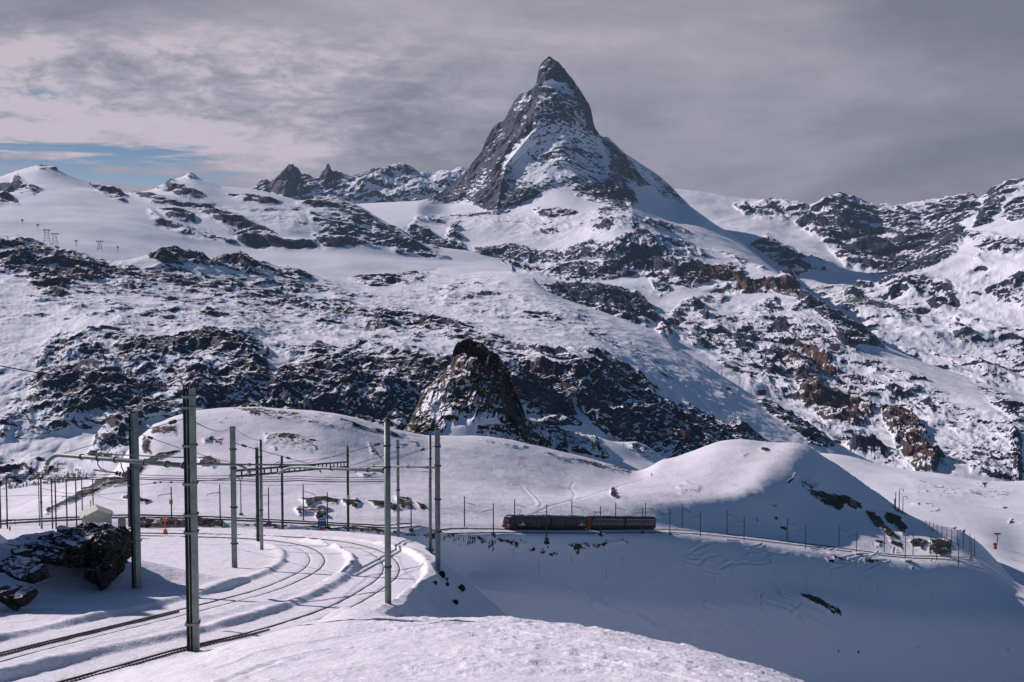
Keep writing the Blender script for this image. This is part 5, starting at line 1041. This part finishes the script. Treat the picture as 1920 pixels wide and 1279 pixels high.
# palisade at the bend
p = hit(1762, 1039); r_ = thing('snow_fence', 'dark palisade of close upright bars where the line bends at right', 'fence', p)
m = MB()
for i in range(26):
    f = i/25; x_ = (f-0.5)*8.6; y_ = 1.8*math.sin(f*3.0)*-1; MB().tube([(x_, y_, -1.2+random.uniform(-.3, .3)), (x_+0.1, y_, 3.7+random.uniform(-.7, .9)+f*1.2)], 0.11, 5).build('bar', M_dark, r_)
MB().tube([(-4.3, 0, 2.4), (0, -1.8, 2.6), (4.3, -0.3, 3.2)], 0.1, 5).build('top_rail', M_dark, r_); MB().tube([(-4.3, 0, 0.6), (0, -1.8, 0.6), (4.3, -0.3, 1.0)], 0.1, 5).build('bottom_rail', M_dark, r_)

# ------------------------------------------------------------------ piste stakes
up = [(963, 1044, 1030), (1071, 1057, 1042), (1167, 1061, 1047), (1281, 1067, 1053), (1373, 1074, 1064), (1452, 1079, 1068), (1503, 1086, 1074), (1558, 1086, 1071), (1632, 1091, 1080), (1720, 1102, 1090), (1816, 1119, 1107), (1902, 1122, 1111)]
lo = [(1010, 1075, 1055), (1137, 1086, 1068), (1225, 1091, 1075), (1339, 1095, 1082), (1448, 1103, 1090), (1512, 1104, 1088), (1552, 1103, 1092), (1580, 1104, 1088), (1613, 1106, 1092), (1645, 1110, 1098), (1747, 1122, 1112), (1820, 1132, 1122), (1895, 1142, 1130)]
for rowi, row in enumerate((up, lo)):
    for i, (px, py, ty) in enumerate(row):
        p = hit(px, py); h = ae(px, ty)[1]*p.y-p.z
        r_ = thing('piste_pole', 'thin %s marker pole on %s edge of piste, %s from left' % (('dark', 'reddish')[rowi], ('upper', 'lower')[rowi], ORD[i]), 'marker pole', p, 0, 'marker poles along the piste')
        MB().tube([(0, 0, -0.3), (0.05, 0, h)], 0.035, 5).build('stick', M_dark if rowi == 0 else M_brown, r_); MB().box((0.06, 0, h-0.15), (0.22, 0.03, 0.2)).build('flag', M_dark if rowi == 0 else M_red, r_)
# orange poles near the track
for px, py, ty, D, lab in ((310, 1006, 965, 118, 'orange marker post with a cross bar beside the track, right of the outcrop'), (19, 1010, 986, 122, 'short orange marker post at the far left'), (170, 955, 938, 150, 'small red and white post behind the shed roof')):
    p = W(px, py, D); h = W(px, ty, D).z-p.z; r_ = thing('marker_post', lab, 'post', p)
    MB().tube([(0, 0, -0.3), (0, 0, h)], 0.05, 8).build('post', M_orange, r_)
    if px == 310: MB().box((0, 0, h*0.72), (0.5, 0.06, 0.08)).build('cross_bar', M_orange, r_); MB().prism([(-0.35, 0), (0.35, 0), (0.1, 0.7), (-0.1, 0.7)], -0.1, 0.1, 1).build('cone', M_orange, r_)
    else: MB().box((0, 0, h*0.8), (0.18, 0.08, 0.3)).build('plate', M_white if px > 100 else M_orange, r_)
# red signal posts far right
for px, py, ty, D, k in ((1870, 1014, 1001, 690, 0), (1866, 1026, 1020, 640, 1)):
    p = W(px, py, D); h = W(px, ty, D).z-p.z
    r_ = thing('lift_marker', ('red post with a dark T-shaped head' if k == 0 else 'small red box')+' on the snow at the far right', 'marker', p)
    MB().tube([(0, 0, -1), (0, 0, h)], 0.35 if k == 0 else 0.9, 8).build('post', M_red, r_); MB().box((0, 0, h), (3.6 if k == 0 else 2.2, 0.5, 0.8)).build('head', M_dark, r_)
# railing at the far left
p = W(0, 989, 132); r_ = thing('railing', 'low dark railing beside the track at the far left', 'railing', p); m = MB(); 
for x_, z_ in ((-2.5, 0.0), (-0.6, 0.0), (0.7, 0), (1.2, 0.0), (1.68, 0.05)): MB().tube([(x_, 0, -0.3), (x_, 0, 0.9)], 0.028, 5).build('post', M_dark, r_)
MB().tube([(-3.5, 0, 0.78), (1.68, 0, 0.88)], 0.022, 5).build('top_rail', M_dark, r_); MB().tube([(-3.5, 0, 0.4), (1.68, 0, 0.5)], 0.02, 5).build('mid_rail', M_dark, r_)

# ------------------------------------------------------------------ shed behind the outcrop
def shed():
    D = 108; p = W(182, 996, D); k = D/F      # metres per photo pixel
    r_ = thing('shed', 'small cream board shed with a pale gable roof behind the rock outcrop', 'shed', p, 0.42)
    w_, l_, h_ = 2.35, 2.1, 1.55
    MB().prism([(-w_/2, -1.0), (w_/2, -1.0), (w_/2, h_), (0, h_+0.55), (-w_/2, h_)], -l_/2, l_/2, 1).build('walls', M_paint, r_)
    m = MB()
    for s_ in (-1, 1):
        m.prism([(0, h_+0.57), (s_*(w_/2+0.28), h_-0.10), (s_*(w_/2+0.28), h_-0.02), (0, h_+0.65)], -l_/2-0.25, l_/2+0.25, 1)
    m.build('roof', M_roof, r_)
    wdw = MB().box((-w_/2-0.02, -0.15, 0.75), (0.05, 0.75, 1.15)).build('window', M_glass, r_); m = MB()
    for y_ in (-0.55, -0.15, 0.25): m.box((-w_/2-0.05, y_, 0.75), (0.04, 0.05, 1.2))
    for z_ in (0.18, 0.75, 1.33): m.box((-w_/2-0.055, -0.15, z_), (0.04, 0.85, 0.05))
    m.build('window_frame', M_paint, wdw)
    m = MB()
    for i in range(13): m.box((-w_/2+0.1+i*0.18, -l_/2-0.012, 0.3), (0.02, 0.02, 2.4))
    m.build('board_seams', M_conc, r_)
    for s_ in (-1, 1): MB().tube([(s_*(w_/2-0.05), -l_/2-0.1, h_-0.05), (s_*(w_/2-0.05), -l_/2-0.1, h_+0.2)], 0.05, 6).build('roof_light', M_dark, r_)
    p2 = W(229, 995, 110); r2 = thing('cabinet', 'narrow grey equipment cabinet between shed and outcrop mast', 'cabinet', p2, 0.2)
    MB().box((0, 0, 0.3), (0.62, 0.5, 1.9)).build('body', M_conc, r2); MB().box((0, 0, 1.28), (0.7, 0.58, 0.07)).build('lid', M_roof, r2); MB().box((0, -0.262, 0.4), (0.5, 0.02, 1.4)).build('door', M_paint, r2)
shed()
# blue board by the lower line
p = hit(604, 994, 200); k = p.y/F; r_ = thing('notice_board', 'small blue notice board on dark legs beside the lower line', 'board', p)
MB().box((0, 0, 1.55), (1.75, 0.14, 1.7)).build('panel', M_blue, r_); MB().box((-0.82, 0, 0.6), (0.14, 0.14, 3.2)).build('leg', M_dark, r_); MB().box((0.82, 0, 0.6), (0.14, 0.14, 3.2)).build('leg', M_dark, r_); MB().box((0, -0.09, 2.1), (1.3, 0.03, 0.3)).build('light_stripe', M_white, r_); MB().box((0.3, -0.5, 0.15), (0.6, 0.4, 0.5)).build('orange_box', M_orange, r_)

# ------------------------------------------------------------------ train
def train():
    P = LTB; X_ = 960+F*(P[:, 0]/P[:, 1])/(CP-P[:, 2]/P[:, 1]*SP)
    A_ = P[int(np.argmin(np.abs(X_[:int(len(P)*0.8)]-944)))]; B_ = P[int(np.argmin(np.abs(X_[:int(len(P)*0.8)]-1221)))]
    A3 = Vector((A_[0], A_[1], gz(A_[0], A_[1])+0.35)); B3 = Vector((B_[0], B_[1], gz(B_[0], B_[1])+0.35)); d = B3-A3; L = d.length
    r_ = thing('train', 'dark red rack-railway train of two coupled railcars with wide windows, on the lower line', 'train', A3)
    ry = -math.asin(d.z/L); r_.rotation_euler = (0, ry, math.atan2(d.y, d.x)); r_.rotation_mode = 'XYZ'
    u = L/2.0; Hh = 3.75; wd = 2.7
    for c in range(2):
        x0 = c*u+(0.0 if c == 0 else 0.6); x1 = (c+1)*u-(0.6 if c == 0 else 0); Lc = x1-x0; red = M_trred if c == 0 else M_trdark
        prof = [(-wd/2, 0.45), (-wd/2, 2.9), (-wd/2+0.18, 3.25), (wd/2-0.18, 3.25), (wd/2, 2.9), (wd/2, 0.45), (wd/2-0.25, 0.1), (-wd/2+0.25, 0.1)]
        mid = (x0+x1)/2
        car = bpy.data.objects.new('railcar', None); COL.objects.link(car); car.parent = r_
        car['label'] = 'front railcar with grey roof' if c == 0 else 'rear railcar with dark roof and pale window outline'
        m = MB(); m.prism(prof, x0+(1.2 if c == 0 else 0.2), mid-0.35); m.prism(prof, mid+0.35, x1-(0.2 if c == 0 else 1.0))
        # sloping cab ends
        xe, xi = (x0, x0+1.2) if c == 0 else (x1, x1-1.0)
        b = len(m.v)
        for (y_, z_) in prof: m.v.append(Vector((xi, y_, z_)))
        for (y_, z_) in prof: m.v.append(Vector((xe+(0.55 if c == 0 else -0.45)*(max(0, z_-1.1)/2.1), y_*0.92, z_)))
        for k in range(8): m.f.append([b+k, b+(k+1) % 8, b+8+(k+1) % 8, b+8+k])
        m.f.append([b+8+k for k in range(8)])
        m.build('body', M_trred, car)
        MB().prism([(p_[0]*0.93, p_[1]) for p_ in prof], mid-0.35, mid+0.35).build('bellows', M_trdark, car)
        MB().prism([(-wd/2+0.05, 3.22), (wd/2-0.05, 3.22), (wd/2-0.35, 3.55), (-wd/2+0.35, 3.55)], x0+0.9, x1-0.5).build('roof', M_trroof if c == 0 else M_trdark, car)
        m = MB(); 
        for k in range(9): m.box((x0+2.5+k*(Lc-5)/8, random.uniform(-.2, .2), 3.62), (random.choice((1.4, 3.2, 3.6)), 1.3, random.choice((0.16, 0.2, 0.3))))
        m.build('roof_equipment', M_trroof if c == 0 else M_trdark, car)
        MB().prism([(-wd/2+0.3, -0.25), (wd/2-0.3, -0.25), (wd/2-0.2, 0.5), (-wd/2+0.2, 0.5)], x0+1.0, x1-0.8).build('underframe', M_trdark, car)
        ys = -wd/2-0.02
        for h0, h1 in ((x0+2.2, mid-0.8), (mid+0.8, x1-1.4)):
            n = 8; stp_ = (h1-h0)/n
            for k in range(n):
                door = k in (4, 5) if h0 < mid else k in (1, 2)
                zc, zh = (1.85, 2.2) if door and c == 0 else (2.2, 1.35)
                MB().box((h0+stp_*(k+0.5), ys, zc), (stp_*0.86, 0.05, zh)).build('window', M_glass, car)
            if c == 1:
                m = MB(); m.box(((h0+h1)/2, ys-0.01, 1.42), (h1-h0+0.4, 0.04, 0.1)).box(((h0+h1)/2, ys-0.01, 2.95), (h1-h0+0.4, 0.04, 0.1)); m.build('pale_outline', M_white, car)
        if c == 1:
            MB().box((x0+1.5, ys-0.01, 2.0), (0.12, 0.04, 1.9), Matrix.Rotation(0.25, 3, 'Y')).box((x1-0.7, ys-0.01, 2.0), (0.12, 0.04, 1.8)).build('pale_outline', M_white, car)
        else:
            for xl in (x0+5.6, x1-3.6):     # white emblem: lettering line with a peak above
                m = MB(); m.box((xl, ys-0.01, 1.12), (3.2, 0.03, 0.26)); m.poly([(xl-0.6, ys-0.03, 1.25), (xl+0.9, ys-0.03, 1.25), (xl+0.25, ys-0.03, 1.95)]); m.build('emblem', M_white, car)
            MB().box((x0+0.28, 0, 2.3), (0.1, 1.9, 1.3), Matrix.Rotation(0.25, 3, 'Y')).build('windscreen', M_glass, car)
            MB().box((x0+1.1, -wd/2*0.96-0.06, 2.2), (1.1, 0.05, 1.3)).build('cab_window', M_glass, car)
            MB().box((x0+0.5, 0, 3.22), (1.2, 2.3, 0.08)).build('cab_brow', M_white, car); MB().box((x0-0.02, 0.8, 1.1), (0.1, 0.25, 0.25)).build('headlight', M_white, car); MB().box((x0-0.02, -0.8, 1.1), (0.1, 0.25, 0.25)).build('headlight', M_white, car)
        xp = x0+(6 if c == 0 else 4.0); m = MB(); m.tube([(xp-1.2, 0, 3.8), (xp+0.6, 0, 4.3), (xp-0.4, 0, 5.0)], 0.05, 5).tube([(xp-0.4, -0.8, 5.05), (xp-0.4, 0.8, 5.05)], 0.05, 5).tube([(xp-1.2, -0.5, 3.8), (xp+1.4, -0.5, 3.9)], 0.06, 5); m.build('pantograph', M_dark, car)
        for k in range(4):
            MB().tube([(x0+3+k*(Lc-6)/3, -wd/2+0.35, 0.05), (x0+3+k*(Lc-6)/3, -wd/2+0.5, 0.05)], 0.38, 12).build('wheel', M_trdark, car)
train()

# ------------------------------------------------------------------ hiker on the hill
def person(px, py, hgt, label, turn):
    p = hit(px, py); r_ = None
    J = [((0, 0, .95), .13), ((0, 0, 1.15), .14), ((0, 0, 1.4), .17), ((0, 0, 1.52), .07), ((0, 0.02, 1.62), .09), ((0, .02, 1.74), .10),
         ((-.1, .12, .5), .075), ((-.1, .2, .06), .05), ((.1, -.08, .5), .075), ((.1, -.22, .08), .05), ((-.2, 0, 1.4), .07), ((-.27, .08, 1.12), .05), ((-.25, .24, .98), .04), ((.2, 0, 1.4), .07), ((.27, -.05, 1.12), .05), ((.27, .1, .92), .04), ((-.1, .3, .03), .045), ((.1, -.1, .03), .045)]
    E_ = [(0, 1), (1, 2), (2, 3), (3, 4), (4, 5), (0, 6), (6, 7), (0, 8), (8, 9), (2, 10), (10, 11), (11, 12), (2, 13), (13, 14), (14, 15), (7, 16), (9, 17)]
    me = bpy.data.meshes.new('person'); me.from_pydata([j[0] for j in J], E_, []); o = bpy.data.objects.new('person', me); COL.objects.link(o)
    md = o.modifiers.new('skin', 'SKIN'); 
    for i, j in enumerate(J): me.skin_vertices[0].data[i].radius = (j[1], j[1]) if me.skin_vertices else (j[1], j[1])
    if me.skin_vertices: me.skin_vertices[0].data[0].use_root = True
    o.modifiers.new('sub', 'SUBSURF').levels = 1; me.materials.append(M_cloth)
    o.location = p; o.rotation_euler = (0, 0, turn); s_ = hgt/1.8; o.scale = (s_, s_, s_); tag(o, label, 'person'); return o
person(1222, 895, 1.85, 'person in dark clothing walking up the snowy hill above the train', -0.6)

# ------------------------------------------------------------------ far huts and lift pylons
def on_sheet(px, py, D): return W(px, py, D)
def tpyl(px, py, ty, D, arm, kind, label):
    p = W(px, py, D); h = W(px, ty, D).z-p.z; r_ = thing('lift_pylon', label, 'pylon', p, 0, 'ski-lift pylons on the far slopes'); rr = D*0.00022
    if kind == 'A':
        m = MB()
        for sx in (-1, 1): m.tube([(sx*h*0.28, 0, -h*0.1), (sx*h*0.1, 0, h)], rr*0.8, 5)
        for k in range(1, 5): z_ = h*k/5; xx = h*(0.28-0.18*k/5); m.tube([(-xx, 0, z_), (xx, 0, z_)], rr*0.55, 4); m.tube([(-xx, 0, z_), (xx*0.9, 0, z_+h/5)], rr*0.45, 4)
        m.build('lattice', M_dark, r_)
    else: MB().tube([(0, 0, -h*0.1), (0, 0, h)], rr, 6).build('pole', M_dark, r_)
    MB().box((0, 0, h), (arm*D/F, rr*2, rr*2.4)).build('cross_arm', M_dark, r_); 
    for sx in (-1, 1): MB().box((sx*arm*D/F*0.4, 0, h-rr*3), (rr*4, rr*2, rr*2.5)).build('sheave', M_dark, r_)
for a_ in ((88, 457, 431, 3700, 13, 'A', 'largest lattice lift pylon above the dark crest at upper left'), (103, 461, 438, 3650, 15, 'A', 'lattice lift pylon just right of the largest one'), (187, 470, 452, 3700, 13, 'A', 'lattice lift pylon midway along the upper left snowfield'), (143, 461, 451, 3800, 5, 'P', 'tiny pole pylon between the lattice pylons'), (71, 428, 421, 4600, 5, 'P', 'tiny pole pylon above the largest lattice pylon'), (42, 419, 412, 4900, 4, 'P', 'tiny pole pylon high on the left snowfield'), (221, 472, 462, 3900, 3, 'P', 'tiny pole pylon right of the third lattice pylon'),
           (757, 558, 544, 3650, 8, 'P', 'tee-shaped pylon on the bright slope left of centre'), (840, 622, 601, 3000, 8, 'A', 'lattice pylon above the dark crag'), (986, 612, 601, 3100, 3, 'P', 'small lift pole on the bright slope, upper of the row below the plateau'), (1040, 620, 612, 3050, 3, 'P', 'small lift pole on the slope, second of the row'), (1084, 622, 613, 3050, 3, 'P', 'small lift pole on the slope, third of the row'), (1096, 625, 616, 3000, 3, 'P', 'small lift pole on the slope, fourth of the row'), (1134, 638, 630, 2950, 3, 'P', 'small lift pole on the slope, fifth of the row'), (1183, 650, 642, 2900, 3, 'P', 'small lift pole on the slope, last of the row'), (1064, 640, 628, 2950, 3, 'P', 'lone lift pole below the row of small poles')):
    tpyl(*a_)
def hut(px, py, D, wpx, hpx, label, rot=0.2, stone=False, name='mountain_hut'):
    p = W(px, py, D); k = D/F; w_, h_ = wpx*k, hpx*k; d_ = w_*0.5; r_ = thing(name, label, 'building', p, rot)
    MB().box((0, 0, h_*0.2), (w_, d_, h_*1.0)).build('walls', M_conc if stone else M_wood, r_)
    MB().prism([(-d_*0.62, h_*0.68), (d_*0.62, h_*0.68), (0, h_*1.15)], -w_*0.53, w_*0.53).build('roof', M_white if stone else M_dark, r_)
    for i in range(4): MB().box((w_*(-0.36+0.24*i), -d_/2-k*0.2, h_*0.35), (w_*0.1, k*0.5, h_*0.3)).build('window', M_glass, r_)
hut(562, 523, 3680, 36, 9, 'long lift station building on the dark crest left of centre', 0.1, True, 'lift_station')
hut(528, 521, 3690, 22, 6, 'small annex building left of the lift station on the crest', 0.1, True, 'lift_station')
hut(462, 524, 3500, 34, 3, 'long low shed on the snow below the crest at left', 0.05)
hut(1427, 739, 2830, 17, 7, 'dark wooden chalet alone on the snowy slope at right', 0.4)
hut(1366, 730, 2860, 8, 3, 'tiny dark hut on the slope left of the chalet', 0.4)
hut(1055, 572, 3500, 6, 3, 'tiny hut on the bright slope below the plateau', 0.2)

# ------------------------------------------------------------------ rocks
def rock_mat(name, base, hi, snow_at=0.55, sc=1.0, moss=None):
    m = bpy.data.materials.new(name); m.use_nodes = True; t = NT(m.node_tree); b = t.n['Principled BSDF']; b.inputs['Roughness'].default_value = 0.9; b.inputs['Specular IOR Level'].default_value = 0.2
    g = t.node('ShaderNodeNewGeometry'); P = g.outputs['Position']
    n1_ = t.noise(P, 2.2*sc, 8, 0.68, 0.5); n2_ = t.noise(P, 0.9*sc, 5, 0.6, 0.3)
    col = t.mix(t.ramp(n1_, 0.36, 0.72), c4(*base), c4(*hi))
    if moss: col = t.mix(t.ramp(n2_, 0.5, 0.66), col, c4(*moss))
    nz = t.node('ShaderNodeSeparateXYZ', inp={0: g.outputs['Normal']}).outputs[2]
    s_ = t.ramp(t.math('ADD', nz, t.math('MULTIPLY_ADD', n2_, 0.6, -0.3)), snow_at, snow_at+0.1)
    col = t.mix(s_, col, c4(0.82, 0.77, 0.82)); t.l.new(col, b.inputs['Base Color'])
    bp = t.node('ShaderNodeBump', inp={'Strength': 0.9, 'Distance': 0.12/sc, 'Height': n1_}); t.l.new(bp.outputs[0], b.inputs['Normal']); return m
M_rock = rock_mat('outcrop_rock', (0.012, 0.012, 0.011), (0.085, 0.082, 0.070), 0.84, 1.6, (0.045, 0.042, 0.022))
M_rock2 = rock_mat('loose_rock', (0.012, 0.012, 0.012), (0.06, 0.055, 0.05), 0.84, 1.6)
def rock(name, lumps, label, mat, nu=110, nv=70, amp=0.28, fs=1.2, seed=0):
    """lumps: (centre, (rx, ry, rz), tilt)"""
    vs = []; fs_ = []
    c0 = Vector(lumps[0][0])
    for li, (c, rad, tilt) in enumerate(lumps):
        c = Vector(c); th = np.linspace(0, 2*np.pi, nu, endpoint=False); ph = np.linspace(0.02, np.pi-0.02, nv)
        TH, PH = np.meshgrid(th, ph); x = np.cos(TH)*np.sin(PH); y = np.sin(TH)*np.sin(PH); z = np.cos(PH)
        q = 0.75; f_ = (np.abs(x)**(2/q)+np.abs(y)**(2/q)+np.abs(z)**(2/q))**(-q/2)*0.9
        f_ = 0.55+0.45*f_
        S = seed*3.7+li*5.1; r0 = rad[0]
        n = fbm((x*rad[0]/fs+S).astype(np.float32), (y*rad[1]/fs).astype(np.float32), (z*rad[2]/(fs*0.7)).astype(np.float32), 6, 0.55, ridged=True)
        n_ = fbm((x*rad[0]/fs/2.5+S+9).astype(np.float32), (y*rad[1]/fs/2.5).astype(np.float32), (z*rad[2]/fs/2.5).astype(np.float32), 3)
        # stepped ledges
        rs = np.random.RandomState(int(seed*31+li*7)); pn = rs.normal(size=(22, 3)); pn /= np.linalg.norm(pn, axis=1, keepdims=True); pd0 = rs.uniform(0.62, 0.98, 22)
        fac = np.full(x.shape, 1.15)
        for q_ in range(22):
            dt = x*pn[q_, 0]+y*pn[q_, 1]+z*pn[q_, 2]; fac = np.minimum(fac, np.where(dt > 0.05, pd0[q_]/np.maximum(dt, 0.05), 9))
        k = fac*(1+amp*0.45*n+0.16*n_)
        X_, Y_, Z_ = x*rad[0]*k, y*rad[1]*k, z*rad[2]*k; Z_ = Z_
        ct, st = math.cos(tilt), math.sin(tilt); X_, Z_ = X_*ct+Z_*st, -X_*st+Z_*ct
        b = len(vs)
        for v in zip(X_.ravel(), Y_.ravel(), Z_.ravel()): vs.append((v[0]+c.x-c0.x, v[1]+c.y-c0.y, v[2]+c.z-c0.z))
        for i in range(nv-1):
            for j in range(nu): fs_.append((b+i*nu+j, b+i*nu+(j+1) % nu, b+(i+1)*nu+(j+1) % nu, b+(i+1)*nu+j))
    me = bpy.data.meshes.new(name); me.from_pydata(vs, [], fs_); me.materials.append(mat)
    o = bpy.data.objects.new(name, me); COL.objects.link(o); o.location = c0; tag(o, label, 'rock'); return o
def L_(px, py, D, rx, ry, rz, tilt=0.0): k = D/F; return (W(px, py, D), (rx*k, ry, rz*k), tilt)
rock('rock_outcrop', [L_(112, 1034, 60.5, 66, 2.0, 24, 0.16), L_(158, 1022, 61, 50, 2.0, 32, 0.2), L_(212, 1034, 60.5, 36, 1.7, 42, 0.3), L_(178, 1002, 62.5, 34, 1.4, 20, 0.0), L_(228, 1006, 62, 22, 1.2, 17, 0.1), L_(82, 1016, 62, 58, 1.7, 11, 0.1), L_(182, 1070, 59.5, 17, 1.0, 24, 0.5), L_(204, 1062, 60, 26, 1.3, 34, 0.2), L_(135, 1008, 62.5, 50, 1.5, 14, 0.1)],
     'big black rock outcrop with snow patches rising from the bank at left', M_rock, amp=0.75, fs=0.8, seed=1)
rock('rock_outcrop', [L_(44, 1070, 55, 40, 1.2, 18, 0.25), L_(68, 1078, 54.6, 20, 0.9, 16, 0.3), L_(18, 1062, 55.5, 22, 0.9, 12, 0.2)], 'smaller dark rock below and left of the big outcrop', M_rock, amp=0.5, fs=0.7, seed=2)
rock('rock_outcrop', [L_(18, 1113, 51.5, 40, 1.1, 20, 0.3), L_(46, 1118, 51.2, 16, 0.8, 18, 0.3)], 'lowest dark rock at the left edge, bedded in shaded snow', M_rock, amp=0.5, fs=0.7, seed=3)
rock('boulder', [L_(42, 1033, 58, 18, 0.6, 6, 0.3)], 'small flat dark slab between the left edge and the big outcrop', M_rock, 40, 24, seed=4)
for i, (px, py, rx, rz, lab) in enumerate(((865, 1105, 7, 9, 'upper of two dark boulders on the shaded slope right of the terrace'), (854, 1129, 7, 6, 'lower of two dark boulders on the shaded slope right of the terrace'), (829, 1080, 7, 10, 'dark boulder beside the footing on the terrace rim'), (816, 1092, 5, 5, 'small dark stone below the terrace rim footing'), (838, 1096, 4, 6, 'small pointed stone right of the terrace rim footing'))):
    p = hit(px, py+4, 40); k = p.y/F; rock('boulder', [(p+Vector((0, 0, rz*k*0.4)), (rx*k, rx*k*0.9, rz*k), 0.4)], lab, M_rock2, 36, 24, amp=0.35, fs=0.5, seed=10+i)
# ================================================================== HAZE
xs, ys, zs = (-11000, 11000), (-300, 14500), (-3600, 1900)
hz = MB().box(((xs[0]+xs[1])/2, (ys[0]+ys[1])/2, (zs[0]+zs[1])/2), (xs[1]-xs[0], ys[1]-ys[0], zs[1]-zs[0]))
hm = bpy.data.materials.new('haze_air'); hm.use_nodes = True; ht = NT(hm.node_tree); ht.n.clear()
ho = ht.node('ShaderNodeOutputMaterial'); hv = ht.node('ShaderNodeVolumePrincipled')
hv.inputs['Color'].default_value = c4(0.55, 0.74, 1.0); hv.inputs['Density'].default_value = 1.2e-5; hv.inputs['Anisotropy'].default_value = 0.2
ht.l.new(hv.outputs[0], ho.inputs['Volume'])
hzo = hz.build('haze', hm); hzo['kind'] = 'stuff'
scene.cycles.volume_bounces = 0
